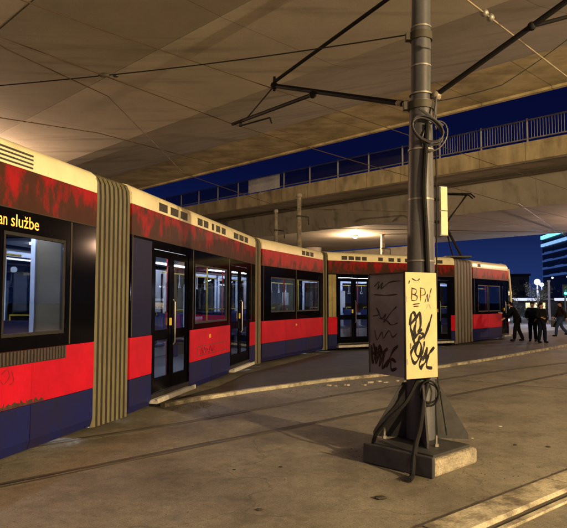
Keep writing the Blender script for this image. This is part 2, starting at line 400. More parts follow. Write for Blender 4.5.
# drip pipe / cable along the underside
extr(MB(), [(36.2, 7.25), (36.32, 7.25), (36.32, 7.37), (36.2, 7.37)], -60, 90).build('service_pipe', 'vent', b2, origin0=True)
rl = MB()
for h in (9.08, 8.30): extr(rl, [(33.96, h), (34.05, h), (34.05, h + .05), (33.96, h + .05)], -60, 90)
rl.build('handrail', 'railing', b2, origin0=True)
# posts every 2 m; from the mast rightwards close balusters, to the left mesh screens
tP = -36.0; k = 0
mesh_bal = MB()
while tP < 56:
    p = BP(34.0, tP, 0)
    if -36 <= tP < 40:
        pm = MB(); pm.box((p.x - .035, p.y - .035, 8.16), (p.x + .035, p.y + .035, 9.17)); pm.build('railing_post', 'railing', b2)
    a, b = BP(34.0, tP + .06, 0), BP(34.0, tP + 1.94, 0)
    if tP < 14:
        for j in range(1, 16):
            q = a.lerp(b, j / 16); mesh_bal.box((q.x - .009, q.y - .009, 8.34), (q.x + .009, q.y + .009, 9.08))
    else:
        mm = MB(); n = NN * .012
        mm.add([(a.x, a.y, 8.36), (b.x, b.y, 8.36), (b.x, b.y, 9.06), (a.x, a.y, 9.06),
                (a.x + n.x, a.y + n.y, 8.36), (b.x + n.x, b.y + n.y, 8.36), (b.x + n.x, b.y + n.y, 9.06), (a.x + n.x, a.y + n.y, 9.06)],
               [(0, 1, 2, 3), (7, 6, 5, 4), (0, 4, 5, 1), (1, 5, 6, 2), (2, 6, 7, 3), (3, 7, 4, 0)])
        if tP < 54: mm.build('railing_screen', 'screen', b2)
    tP += 2
mesh_bal.build('balusters', 'railing', b2, origin0=True)
# pale banner tied to the railing
a, b = BP(33.9, 24.3, 0), BP(33.9, 27.0, 0)
mb = MB(); rings = []
for k in range(9):
    q = a.lerp(b, k / 8) - NN * (.02 * math.sin(k * 1.3)); rings.append([(q.x, q.y, 8.25), (q.x + .012, q.y + .012, 8.25), (q.x + .012, q.y + .012, 9.08), (q.x, q.y, 9.08)])
mb.loft(rings); tag(mb.build('banner', 'banner'), 'plain pale banner tied to the bridge railing above the middle of the tram', 'banner')
# piers of the far bridge
for (S, t) in ((42, 32), (50, 32), (42, -20), (50, -20), (42, 58), (50, 58)):
    p = BP(S, t, 0); mb = MB(); mb.cyl((p.x, p.y), .65, 0, 6.02, 28); mb.build('pier', 'conc', b2)

# abutment wall under the far bridge, behind the tram
aw = thing('abutment_wall', (-6, 50, 0), 'brown concrete retaining wall under the far bridge, behind the tram', 'wall')
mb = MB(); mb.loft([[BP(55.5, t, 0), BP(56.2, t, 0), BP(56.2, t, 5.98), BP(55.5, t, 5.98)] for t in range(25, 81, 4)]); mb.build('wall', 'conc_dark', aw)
mb = MB(); mb.loft([[BP(55.3, t, 2.4), BP(55.495, t, 2.4), BP(55.495, t, 2.6), BP(55.3, t, 2.6)] for t in range(25, 81, 4)]); mb.build('ledge', 'conc', aw)

# ------------------------------------------------------------------ lamps
M['lampwarm'] = emit('lamp_warm', (1.0, .80, .45), 14)
M['lampwhite'] = emit('lamp_white', (.85, .92, 1.0), 5)
def soffit_lamp(loc, label, energy, col=WARM, hs=6.2, gr='lamps fixed under the bridges'):
    x, y, z = loc
    t = thing('bridge_lamp', loc, label, 'lamp', gr)
    mb = MB(); mb.box((x - .18, y - .12, z + .16), (x + .18, y + .12, z + .30)); mb.build('housing', 'silver', t, bevel=.02)
    mb = MB(); mb.tube([(x, y, z + .3), (x, y, hs)], .025); mb.build('stem', 'silver', t)
    mb = MB(); mb.ball((x, y, z + .12), .10, 8, (1.3, 1.0, .5)); mb.build('lens', 'lampwarm', t)
    lamp('lamp_light', (x, y, z - .04), energy * 1.3, col, t, .10)
    return t
soffit_lamp((11.4, -4.5, 5.0), 'lamp under the overhead bridge, to the right of the mast', 12200, WARM, 6.33)
soffit_lamp((-9.5, 17.0, 5.5), 'lamp under the overhead bridge on the far side of the tram', 950, (1.0, .62, .36), 6.3)
soffit_lamp((4.6, 38.3, 5.70), 'lit lamp glowing under the far bridge above the middle of the tram', 1500, (1.0, .66, .36), 6.02)
soffit_lamp((18.4, 29.6, 5.2), 'lamp under the far bridge beyond the right edge', 1900, (1.0, .60, .38), 6.02)
soffit_lamp((-6.0, 50.5, 5.3), 'lamp under the far bridge behind the tram at the left', 200, (1.0, .66, .36), 6.02)
def street_lamp(x, y, h, ang, label, energy, col=WARM, gr='tall street lamps', arm=1.4):
    t = thing('street_lamp', (x, y, 0), label, 'street lamp', gr)
    mb = MB(); mb.cyl((x, y), .11, 0, 1.2, 16); mb.cyl((x, y), .08, 1.2, h, 16, .05); mb.build('mast', 'pole', t)
    dx, dy = math.cos(ang), math.sin(ang); ex, ey = x + dx * arm, y + dy * arm
    mb = MB(); mb.tube([(x, y, h - .05), (x + dx * arm * .5, y + dy * arm * .5, h + .16), (ex, ey, h + .2)], .035); mb.build('arm', 'pole', t)
    mb = MB(); mb.ball((ex, ey, h + .22), .3, 8, (1, .6, .28)); mb.build('lamp_head', 'pole', t)
    mb = MB(); mb.ball((ex, ey, h + .13), .2, 8, (1, .7, .35)); mb.build('lens', 'lampwarm' if col == WARM else 'lampwhite', t)
    lamp('lamp_light', (ex, ey, h - .02), energy * 1.3, col, t, .12)
    return t
street_lamp(11.2, -15.0, 7.6, R(110), 'street lamp standing behind the viewer, beyond the bridge edge', 5600)
street_lamp(15.4, 9.6, 6.9, R(140), 'street lamp standing in the gap between the two bridges, off to the right', 1300)
street_lamp(-16, -6, 7.4, R(30), 'unseen street lamp added behind the viewer on the left of the tram', 900)  # unseen lamp, added for its light

# ------------------------------------------------------------------ tram
W = 2.4
CARS = {'c1': ((-3.78, 1.9), (-2.40, 7.65)), 'c2': ((-2.15, 8.44), (-.72, 15.35)), 'c3': ((-.56, 15.7), (1.31, 19.9)),
        'c4': ((1.49, 20.1), (6.5, 22.8)), 'c5': ((7.64, 24.2), (10.8, 27.9))}
CT = {}
for n, (a, b) in CARS.items():
    L = math.dist(a, b); CT[n] = (Vector((a[0], a[1], 0)), Vector(((b[0] - a[0]) / L, (b[1] - a[1]) / L, 0)), L)
def tfc(n):
    o, d, L = CT[n]; m = Vector((-d.y, d.x, 0))
    return lambda p: o + d * p[0] + m * p[1] + Vector((0, 0, p[2]))
tram = thing('tram', (1.0, 17.0, 0), 'long articulated tram in red, cream and dark blue with lit doors, stopped on a curve', 'tram')

Z0, ZS, ZR, ZB, ZT = .14, .62, 1.20, 2.66, 3.10
RP = [(0, ZT), (.0, 3.24), (.025, 3.32), (.09, 3.375), (.25, 3.41), (W / 2, 3.45)]
RPF = RP + [(W - y, z) for y, z in reversed(RP[:-1])]
def pane_obj(n, x0, x1, z0, z1, parent, y=.03, m='glass', name='pane'):
    mb = MB(tfc(n)); mb.box((x0, y, z0), (x1, y + .008, z1)); return mb.build(name, m, parent)
def window(n, x0, x1, z0, z1, y=0, side=1, m='glass'):
    # black rubber frame and a pane recessed in it
    yy = (0, .05) if side == 1 else (W - .05, W)
    mb = MB(tfc(n)); fw = .035
    y0 = yy[0] + .006 if side == 1 else yy[0]
    mb.box((x0, y0, z0), (x0 + fw, yy[1], z1)); mb.box((x1 - fw, y0, z0), (x1, yy[1], z1))
    mb.box((x0 + fw, y0, z0), (x1 - fw, yy[1], z0 + fw)); mb.box((x0 + fw, y0, z1 - fw), (x1 - fw, yy[1], z1))
    w = mb.build('window', 'rubber', tram)
    pane_obj(n, x0 + fw, x1 - fw, z0 + fw, z1 - fw, w, .02 if side == 1 else W - .03, m)
    return w
def wall_band(n, x0, x1, holes, z0, z1, ymin, ymax, name, m, gapb=.004):
    """band of wall with rectangular holes (x0,x1,z0,z1) sorted by x"""
    mb = MB(tfc(n)); x = x0
    for (a, b, c, d) in holes:
        if a > x: mb.box((x, ymin, z0), (a, ymax, z1))
        if c > z0 + .01: mb.box((a, ymin, z0), (b, ymax, c))
        if d < z1 - .01: mb.box((a, ymin, d), (b, ymax, z1))
        x = b
    if x1 > x: mb.box((x, ymin, z0), (x1, ymax, z1))
    return mb.build(name, m, tram)
def door(n, x0, x1, step=True):
    z0, z1 = .30, 2.60
    mb = MB(tfc(n)); mid = (x0 + x1) / 2
    # outer frame and two leaves
    mb.box((x0, .0, z0), (x0 + .05, .07, z1)); mb.box((x1 - .05, .0, z0), (x1, .07, z1)); mb.box((x0 + .05, .0, z1 - .08), (x1 - .05, .07, z1))
    for (a, b) in ((x0 + .052, mid - .006), (mid + .006, x1 - .052)):
        st = .085
        mb.box((a, .012, z0 + .01), (a + st, .05, z1 - .085)); mb.box((b - st, .012, z0 + .01), (b, .05, z1 - .085))
        mb.box((a + st, .012, z0 + .01), (b - st, .05, z0 + .22)); mb.box((a + st, .012, 1.10), (b - st, .05, 1.26)); mb.box((a + st, .012, z1 - .20), (b - st, .05, z1 - .085))
    dr = mb.build('door', 'black', tram)
    for (a, b) in ((x0 + .052, mid - .006), (mid + .006, x1 - .052)):
        pane_obj(n, a + .085, b - .085, .52, 1.10, dr, .028); pane_obj(n, a + .085, b - .085, 1.26, z1 - .20, dr, .028)
    mb = MB(tfc(n)); mb.box((mid - .10, -.012, 1.32), (mid - .05, .011, 1.44)); mb.build('door_button', 'yellowrail', dr)
    mb = MB(tfc(n)); mb.tube([(mid + .05, .001, 1.0), (mid + .05, -.03, 1.04), (mid + .05, -.03, 1.7), (mid + .05, .001, 1.74)], .011, 6); mb.build('grab_rail', 'silver', dr)
    mb = MB(tfc(n)); mb.box((x0 - .02, -.10, .17), (x1 + .02, .02, .215)); mb.box((x0 - .02, -.12, .175), (x1 + .02, -.102, .245))
    k = x0
    while k < x1 - .05:
        mb.box((k, -.098, .2155), (k + .022, .018, .226)); k += .05
    k = x0
    while k < x1 - .02:
        mb.box((k, -.136, .182), (k + .026, -.1205, .240)); k += .046
    mb.build('door_sill', 'sill', dr)
    mb = MB(tfc(n)); mb.box((x0, .0, .218), (x1, .07, .298)); mb.build('threshold', 'rubber', dr)
    return dr
def vent(n, x0, x1, kind=0):
    mb = MB(tfc(n))
    if kind == 0:      # a square grille made of thin louvres
        mb.box((x0, -.004, 3.135), (x1, .02, 3.265))
        z = 3.14
        while z < 3.26: mb.box((x0 + .006, -.010, z), (x1 - .006, -.005, z + .010)); z += .022
    else:              # long slots
        z = 3.125
        while z < 3.28: mb.box((x0, -.006, z), (x1, .01, z + .018)); z += .044
    return mb.build('vent_grille', 'vent', tram)

def car(n, doors, wins, farwins, reds, grime=True, split=None, seats=(), nose=None):
    tf = tfc(n); L = CT[n][2]; x0, x1 = .0, L
    if nose == 'end': x1 = L - 1.0
    if nose == 'start': x0 = 1.0
    # skirts and lower red panels, interrupted by the doors
    segs = []; x = x0
    for a, b in doors: segs.append((x, a)); x = b
    segs.append((x, x1))
    for a, b in segs:
        if b - a < .05: continue
        nseg = max(1, round((b - a) / 1.35))
        for k in range(nseg):
            p, q = a + (b - a) * k / nseg + .006, a + (b - a) * (k + 1) / nseg - .006
            mb = MB(tf); mb.loft([[(xx, .03, Z0), (xx, .09, Z0), (xx, .09, ZS - .006), (xx, 0, ZS - .006), (xx, 0, .24)] for xx in (p, q)])
            mb.build('skirt_panel', 'navydirt', tram)
        for k in range(nseg):
            p, q = a + (b - a) * k / nseg + .002, a + (b - a) * (k + 1) / nseg - .002
            mb = MB(tf); mb.box((p, -.002, ZS), (q, .06, ZR - .004)); mb.build('side_panel', 'red', tram)
            for xx in (p + .05, q - .05):
                for zz in (ZS - .05, .34): pass
        # recessed backing so that gaps stay dark
        mb = MB(tf); mb.box((a, .062, .2), (b, .088, ZR)); mb.build('side_backing', 'rubber', tram)
    # black window band
    holes = sorted([(a, b, c, d) for a, b, c, d in wins] + [(a, b, ZR, 2.60) for a, b in doors])
    wall_band(n, x0, x1, holes, ZR, ZB - .004, .0, .06, 'window_band', 'black')
    for a, b, c, d in wins: window(n, a, b, c, d)
    for a, b in doors: door(n, a, b)
    # upper red band
    mb = MB(tf); mb.box((x0, -.004, ZB), (x1, .06, ZT - .004)); mb.build('upper_band', 'redgrime' if grime else 'redgrime2', tram)
    mb = MB(tf); mb.tube([(x0, -.006, ZB - .002), (x1, -.006, ZB - .002)], .006, 6); mb.build('trim_strip', 'vent', tram)
    # cream roof
    mb = MB(tf); mb.loft([[(xx, y, z) for y, z in RPF] for xx in (x0, x1)], smooth=True); mb.build('roof', 'cream', tram)
    # far side
    wall_band(n, x0, x1, [(a, b, 1.25, 2.45) for a, b in farwins], ZS, ZT, W - .06, W - .002, 'far_wall', 'black')
    mb = MB(tf); mb.box((x0, W - .05, Z0), (x1, W, ZS - .004)); mb.build('far_skirt', 'navydirt', tram)
    for a, b in farwins:
        w = window(n, a, b, 1.25, 2.45, side=-1)
        mb = MB(tf)
        for (p, q, r, s_) in ((a - .03, a + .05, 1.2, 2.5), (b - .05, b + .03, 1.2, 2.5)): mb.box((p, W - .10, r), (q, W - .062, s_))
        mb.box((a + .05, W - .10, 1.2), (b - .05, W - .062, 1.28)); mb.box((a + .05, W - .10, 2.42), (b - .05, W - .062, 2.5))
        mb.build('inner_frame', 'innerframe', w)
    # floor, ceiling, light strips, poles and seats
    mb = MB(tf); mb.box((x0, .09, .30), (x1, W - .062, .34)); mb.build('floor', 'floor_in', tram)
    mb = MB(tf); mb.box((x0, .065, 2.60), (x1, W - .065, 2.64)); mb.build('ceiling', 'inner', tram)
    mb = MB(tf); mb.box((x0 + .3, .55, 2.575), (x1 - .3, .63, 2.597)); mb.box((x0 + .3, W - .66, 2.575), (x1 - .3, W - .58, 2.597)); mb.build('ceiling_light', 'striplight', tram)
    mb = MB(tf)
    mb.box((x0, W - .068, .342), (x1, W - .063, 1.2)); mb.build('inner_lining', 'inner', tram)
    k = x0 + .5
    while k < x1 - .3:
        mb = MB(tf); mb.tube([(k, .62, .34), (k, .62, 2.59)], .017, 8); mb.build('grab_pole', 'yellowrail' if int(k * 3) % 2 else 'handrail', tram); k += 1.15
    for sx_ in seats:
        mb = MB(tf); mb.box((sx_, W - .95, .72), (sx_ + .42, W - .12, .80)); mb.box((sx_ - .06, W - .95, .80), (sx_, W - .12, 1.42)); mb.box((sx_ + .1, W - .6, .34), (sx_ + .2, W - .3, .72))
        st_ = mb.build('seat', 'seat', tram, bevel=.03)
        mb = MB(tf); mb.tube([(sx_ - .03, W - .93, 1.40), (sx_ - .03, W - .93, 1.50), (sx_ - .03, W - .30, 1.50), (sx_ - .03, W - .30, 1.40)], .014, 6); mb.build('seat_handle', 'yellowrail', st_)
    if L > 4.5:
        for hx in [x0 + .4 + .55 * q for q in range(int((x1 - x0 - .6) / .55))]:
            mb = MB(tf); mb.tube([(hx, .95, 2.12), (hx, .95, 2.28)], .008, 5); mb.tube([(hx - .05, .95, 2.00), (hx, .95, 2.12), (hx + .05, .95, 2.00), (hx - .05, .95, 2.00)], .010, 5); mb.build('strap_handle', 'paper', tram)
        mb = MB(tf); mb.tube([(x0 + .2, .95, 2.29), (x1 - .2, .95, 2.29)], .015, 6); mb.build('ceiling_rail', 'yellowrail', tram)

FW = lambda L, n=3, a=.3: [(a + (L - 2 * a) * k / n + .08, a + (L - 2 * a) * (k + 1) / n - .08) for k in range(n)]
# rear cab section, closest to the viewer
car('c1', [], [(1.35, 4.02, 1.36, 2.42), (4.20, 5.27, 1.34, 2.42)], [(1.4, 2.7), (2.86, 4.05), (4.22, 5.35)], 'all', True, seats=(), nose='start')
# section with two double doors
car('c2', [(.74, 2.34), (4.85, 6.50)], [(2.62, 4.62, 1.30, 2.40)], FW(CT['c2'][2], 4), 'all', True, seats=(.3, 2.7, 3.5, 4.3, 6.2))
car('c3', [], [(.55, 2.22, 1.42, 2.38), (2.36, 4.22, 1.42, 2.38)], FW(CT['c3'][2], 3), 'all', False, seats=(.8, 1.6, 2.4, 3.2, 4.0))
car('c4', [(.36, 1.76), (4.30, 5.48)], [(2.05, 4.02, 1.30, 2.40)], FW(CT['c4'][2], 3), 'all', True, seats=(.6, 1.4, 2.2, 3.0, 4.6))
car('c5', [(3.05, 3.80)], [(.50, 1.56, 1.30, 2.40), (1.62, 2.92, 1.30, 2.40)], [(.4, 1.6), (1.75, 3.0)], 'all', False, nose='end', seats=(.6, 1.4, 2.2))

# louvre strip under the first window, and torn lower sticker edge
mb = MB(tfc('c1')); x = 4.16 - 2.8
while x < 5.30: mb.box((x, -.012, 1.06), (x + .028, -.004, 1.192)); x += .055
mb.build('louvre_strip', mat('louvre', (.06, .045, .045), .5), tram)
mb = MB(tfc('c1')); mb.box((1.36, -.0035, 1.05), (5.30, -.0022, 1.196)); mb.build('louvre_backing', 'rubber', tram)
mb = MB(tfc('c1')); x = 4.2
while x < 4.85:
    w_ = random.uniform(.02, .07); h1, h2 = random.uniform(.01, .07), random.uniform(.01, .07)
    mb.add([(x, -.0045, ZS + .002), (x + w_, -.0045, ZS + .002), (x + w_, -.0045, ZS + h2), (x, -.0045, ZS + h1), (x, -.0022, ZS + .002), (x + w_, -.0022, ZS + .002), (x + w_, -.0022, ZS + h2), (x, -.0022, ZS + h1)],
           [(0, 1, 2, 3), (7, 6, 5, 4), (0, 4, 5, 1), (1, 5, 6, 2), (2, 6, 7, 3), (3, 7, 4, 0)]); x += w_ + random.uniform(-.0, .008)
mb.build('worn_patch', mat('worn_brown', (.06, .035, .02), .8, scale=20, c2=(.02, .012, .01)), tram)
# vertical aluminium strip beside the window and the dark one at the section end
mb = MB(tfc('c1')); mb.box((5.355, -.006, ZR + .01), (5.375, .004, ZB - .012)); mb.build('trim_strip', 'vent', tram)
for n, xs in (('c2', (.03, 2.5, 4.74, 6.62)), ('c3', (.08, 2.29)), ('c4', (.15, 1.9, 4.16)), ('c5', (.12,))):
    for x in xs:
        mb = MB(tfc(n)); mb.box((x, -.007, ZR + .01), (x + .018, .004, ZB - .012)); mb.build('trim_strip', 'vent', tram)
# red block insert left of the first doors is part of the side panel; blue block around it
mb = MB(tfc('c2')); mb.box((.05, -.0042, ZR + .002), (.70, -.0012, 2.62)); mb.build('end_panel', 'navy', tram)
mb = MB(tfc('c4')); mb.box((.02, -.0042, ZR + .002), (.32, -.0012, 2.62)); mb.build('end_panel', mat('lamplit_panel', (.55, .47, .22), .3, .5, var=.5, scale=1.2), tram, label='shiny panel with yellow lamplight put into its colour')  # gold base colour paints the reflected lamplight
# roof vents
vent('c1', 4.05, 4.62, 1); vent('c1', 2.2, 2.9, 1)
for n, lst in (('c2', [(.95, 1.28), (1.42, 1.75), (1.86, 2.18), (2.72, 2.98), (3.06, 3.32), (3.55, 3.68), (3.82, 4.08), (4.2, 4.46), (5.1, 5.45), (5.55, 5.9), (6.0, 6.3)]),
               ('c3', [(2.75, 3.02), (3.10, 3.37), (3.45, 3.72)]), ('c4', [(.55, .78), (.84, 1.06), (1.12, 1.34), (1.4, 1.6), (2.1, 2.3), (2.55, 2.8), (2.95, 3.1), (3.3, 3.55), (4.4, 4.7), (4.8, 5.1)]),
               ('c5', [(.5, .8)])):
    for a, b in lst: vent(n, a, b)
# hatch lines and scrawl on the lower red panel of the second section
mb = MB(tfc('c2'))
mb.box((2.75, -.004, .86), (4.6, -.0025, .872)); mb.box((2.75, -.004, .70), (2.765, -.0025, .86)); mb.box((4.585, -.004, .70), (4.6, -.0025, .86)); mb.box((2.75, -.004, .694), (4.6, -.0025, .705))
mb.build('hatch_outline', 'vent', tram)
mb = MB(tfc('c2')); mb.box((3.42, -.008, 1.0), (3.52, -.0025, 1.07)); mb.build('indicator', mat('indicator_orange', (.7, .35, .03), .4), tram)
mb = MB(tfc('c3')); mb.box((2.25, -.008, 1.0), (2.35, -.0025, 1.06)); mb.build('indicator', mat('indicator_orange2', (.7, .35, .03), .4), tram)

# strokes drawn as thin raised ribbons on any flat face
def ribbon(mb, pts, w0, place, off=.002):
    for i_, (a, b) in enumerate(zip(pts[:-1], pts[1:])):
        w = w0 * (1.0 + .38 * math.sin(i_ * .55 + a[0] * 9) + random.uniform(-.08, .08)) * (.55 if i_ in (0, len(pts) - 2) else 1)
        dx, dz = b[0] - a[0], b[1] - a[1]; L = math.hypot(dx, dz) or 1e-6; nx, nz = -dz / L * w / 2, dx / L * w / 2
        ex, ez = dx / L * w * .3, dz / L * w * .3
        c = [(a[0] - ex + nx, a[1] - ez + nz), (b[0] + ex + nx, b[1] + ez + nz), (b[0] + ex - nx, b[1] + ez - nz), (a[0] - ex - nx, a[1] - ez - nz)]
        mb.add([place(x, z, off) for x, z in c] + [place(x, z, off * .2) for x, z in c],
               [(0, 1, 2, 3), (7, 6, 5, 4), (0, 4, 5, 1), (1, 5, 6, 2), (2, 6, 7, 3), (3, 7, 4, 0)], raw=True)
def curve(pts, n=6):
    out = []; P = [pts[0]] + list(pts) + [pts[-1]]
    for i in range(1, len(P) - 2):
        p0, p1, p2, p3 = P[i - 1], P[i], P[i + 1], P[i + 2]
        for k in range(n):
            t = k / n
            out.append(tuple(.5 * ((2 * p1[j]) + (-p0[j] + p2[j]) * t + (2 * p0[j] - 5 * p1[j] + 4 * p2[j] - p3[j]) * t * t + (-p0[j] + 3 * p1[j] - 3 * p2[j] + p3[j]) * t ** 3) for j in (0, 1)))
    out.append(pts[-1]); return out
tf2 = tfc('c2'); mb = MB()
pl2 = lambda x, z, o: tf2((x, -.003 - o, z))
ribbon(mb, curve([(2.95, .72), (3.0, .84), (3.08, .72), (3.16, .84), (3.22, .73), (3.3, .8), (3.42, .72), (3.5, .84), (3.6, .74), (3.75, .82)]), .016, pl2)
mb.build('scrawl', 'ink', tram)
tf1 = tfc('c1'); mb = MB(); pl1 = lambda x, z, o: tf1((x, -.003 - o, z))
ribbon(mb, curve([(4.22, .98), (4.30, 1.02), (4.33, .94), (4.25, .88), (4.20, .93)]), .008, pl1); ribbon(mb, curve([(4.36, 1.0), (4.40, .9), (4.34, .86)]), .008, pl1)
mb.build('scrawl', mat('scrawl_dark_red', (.22, .01, .012), .6), tram)

# lit destination display
mb = MB(tf1); mb.box((1.5, .0045 - .008, 2.40 + .03), (4.95, .0035 - .006, 2.625)); disp = mb.build('destination_display', 'black', tram)
def text_mesh(body, size, width, place, m, name, parent):
    cu = bpy.data.curves.new('txt', 'FONT'); cu.body = body; cu.size = size; cu.extrude = .0; cu.resolution_u = 3
    to = bpy.data.objects.new('txt', cu); COL.objects.link(to); bpy.context.view_layer.update()
    me = bpy.data.meshes.new_from_object(to.evaluated_get(bpy.context.evaluated_depsgraph_get()))
    COL.objects.unlink(to); bpy.data.objects.remove(to)
    xs = [v.co.x for v in me.vertices]; sc_ = width / (max(xs) - min(xs)); mn = min(xs)
    mb = MB(); mb.add([place((v.co.x - mn) * sc_, v.co.y) for v in me.vertices], [tuple(p.vertices) for p in me.polygons], raw=True)
    return mb.build(name, m, parent)
text_mesh('Van', .185, .21, lambda x, z: tf1((4.02 + x, -.0065, 2.475 + z)), 'led', 'display_word', disp)
text_mesh('službe', .185, .45, lambda x, z: tf1((4.29 + x, -.0065, 2.475 + z)), 'led', 'display_word', disp)
# things seen in the nearest window: notices stuck inside, bent red rail, driver screen
mb = MB(tf1); mb.box((4.40, .30, 1.95), (4.62, .303, 2.28)); mb.box((4.52, .45, 1.72), (4.80, .453, 2.12)); mb.box((4.34, .34, 1.55), (4.46, .343, 1.75)); mb.build('notice', 'paper', tram)
mb = MB(tf1); mb.tube([(4.30, .32, 2.10), (4.48, .32, 2.10), (4.57, .32, 2.05), (4.60, .32, 1.95), (4.60, .32, 1.40)], .02, 8); mb.build('bent_grab_rail', 'handrail', tram)
mb = MB(tf1); mb.box((4.10, .25, 1.30), (4.34, .30, 1.46)); mb.build('ticket_machine_screen', 'bluelight', tram)
M['beige'] = mat('tan_reflection', (.16, .125, .07), .6, var=.2, scale=3)
mb = MB(tf1); mb.box((5.55, .24, .34), (5.60, .60, 2.57)); mb.build('reflection_panel', 'beige', tram)  # added tan panel in place of concrete mirrored in the window
mb = MB(tf1); mb.box((5.52, .60, .34), (5.60, .66, 2.57)); mb.box((5.52, .18, .34), (5.60, .24, 2.57)); mb.build('gangway_frame', 'innerframe', tram)
mb = MB(tfc('c2')); mb.box((3.4, 1.5, 2.0), (3.9, 1.54, 2.2)); mb.build('info_screen', 'bluelight', tram)
mb = MB(tfc('c2'))
for x in (1.1, 1.95, 5.2): mb.box((x, 1.2, .9), (x + .22, 1.22, 2.1))
mb.build('poster', 'paper', tram)
for n, xs in (('c3', ((.7, .55, 1.5, 2.3), (1.5, .35, 1.45, 1.8), (2.5, .5, 1.5, 2.32), (3.35, .45, 1.6, 2.0))), ('c4', ((.5, .5, 1.4, 2.3), (1.2, .3, 1.5, 2.1), (4.5, .35, 1.0, 2.3))), ('c5', ((.6, .3, 1.5, 2.2), (1.3, .25, 1.4, 1.8), (1.7, .3, 1.35, 2.35), (2.3, .4, 1.5, 2.0))), ('c2', ((2.75, .4, 1.5, 2.3), (4.0, .3, 1.5, 2.3)))):
    for k, (x, w_, za, zb) in enumerate(xs):
        mb = MB(tfc(n)); mb.box((x, .9 + .3 * (k % 3), za), (x + w_, .92 + .3 * (k % 3), zb)); mb.build('hanging_notice', ('paper', 'innerframe', 'inner', 'paper')[(k + len(n) + (n == 'c3')) % 4], tram)

# bellows between the sections
def ringpts(n, x, sh=0, z0=.12, top=0):
    tf = tfc(n); r = [(sh, z0)] + [(y if y > sh else sh, z) for y, z in [(0, 3.05), (.01, 3.26), (.05, 3.34), (.14, 3.40)]]
    r = [(sh + yy, zz - sh) for yy, zz in [(0, z0 + sh), (0, 3.10), (.01, 3.26), (.05, 3.34), (.14, 3.385), (W / 2, 3.40)]]
    full = r + [(W - y, z) for y, z in reversed(r[:-1])]
    return [tf((x, y, z)) for y, z in full]
def bellows(na, xa, nb, xb, folds, label=None):
    mb = MB(); rings = []; md = MB()
    for k in range(folds * 4 + 1):
        t = k / (folds * 4); ph = k % 4
        sh = (.07, .012, .0, .012)[ph]
        if k in (0, folds * 4): sh = .05
        A = ringpts(na, xa, sh); B = ringpts(nb, xb, sh)
        tt = t + (0, .0, 0, 0)[ph]
        rings.append([a.lerp(b, tt) for a, b in zip(A, B)])
    mb.loft(rings, closed=True, caps=False, smooth=False)
    o = mb.build('bellows', 'bellow', tram)
    for f in range(folds):   # shade in the valleys between the ribs, painted as dark strips
        t = f / folds
        for dt in ((-.042, .042) if folds == 8 else (-.05, .05),):
            if f == 0: continue
            A0 = ringpts(na, xa, .016); B0 = ringpts(nb, xb, .016)
            md.loft([[a.lerp(b, t + d) for a, b in zip(A0, B0)] for d in dt], closed=False)
    if folds > 1: md.build('valley_shade', 'bellowdark', o)
    return o
bellows('c1', CT['c1'][2], 'c2', 0, 8)
bellows('c2', CT['c2'][2], 'c3', 0, 2)
bellows('c3', CT['c3'][2], 'c4', 0, 2)
bellows('c4', CT['c4'][2], 'c5', 0, 6)

# cab noses
def nose(n, xbase, sgn):
    tf = tfc(n)
    def ring(dx, hw, z): # half width and list of arc points, plan view curve
        pts = []
        for k in range(-8, 9):
            a = k / 8; y = W / 2 + hw * a; x = xbase + sgn * dx * (1 - abs(a) ** 3.0)
            pts.append((x, y, z))
        return pts
    def shell(levels, name, m):
        mb = MB(tf); rings = []
        for (dx, hw, z) in levels:
            o = ring(dx, hw, z); rings.append(o + [(xbase - sgn * .02, W / 2 + hw, z), (xbase - sgn * .02, W / 2 - hw, z)])
        mb.loft(rings, smooth=True); return mb.build(name, m, tram)
    shell([(.80, 1.16, .16), (.96, 1.2, .3), (.99, 1.2, .615)], 'nose_skirt', 'navydirt')
    shell([(1.0, 1.2, .62), (1.0, 1.2, 1.196)], 'nose_panel', 'red')
    shell([(.995, 1.195, 1.2), (.9, 1.19, 2.0), (.72, 1.18, 2.655)], 'windscreen', 'black')
    shell([(.725, 1.198, 2.66), (.60, 1.198, 3.096)], 'nose_band', 'redgrime2')
    shell([(.60, 1.198, 3.10), (.52, 1.18, 3.26), (.40, 1.12, 3.38), (.1, .9, 3.44)], 'nose_roof', 'cream')
    for s in (-1, 1):
        mb = MB(tf); y = W / 2 + s * 1.19
        mb.loft([[(xbase + sgn * dx, y - s * .0, z), (xbase + sgn * (dx + .10), y - s * .01, z), (xbase + sgn * (dx + .10), y - s * .06, z), (xbase + sgn * dx, y - s * .06, z)]
                 for dx, z in ((.42, 1.2), (.40, 2.0), (.30, 2.65), (.18, 3.2))])
        mb.build('corner_pillar', 'cream', tram)
        mb = MB(tf); c = (xbase + sgn * .80, W / 2 + s * .82, .86); mb.ball(c, .12, 8, (.9, 1, .8)); mb.build('headlight', 'lampwhite' if sgn > 0 else 'redlight', tram)
nose('c5', CT['c5'][2] - 1.0, 1)
nose('c1', 1.0, -1)
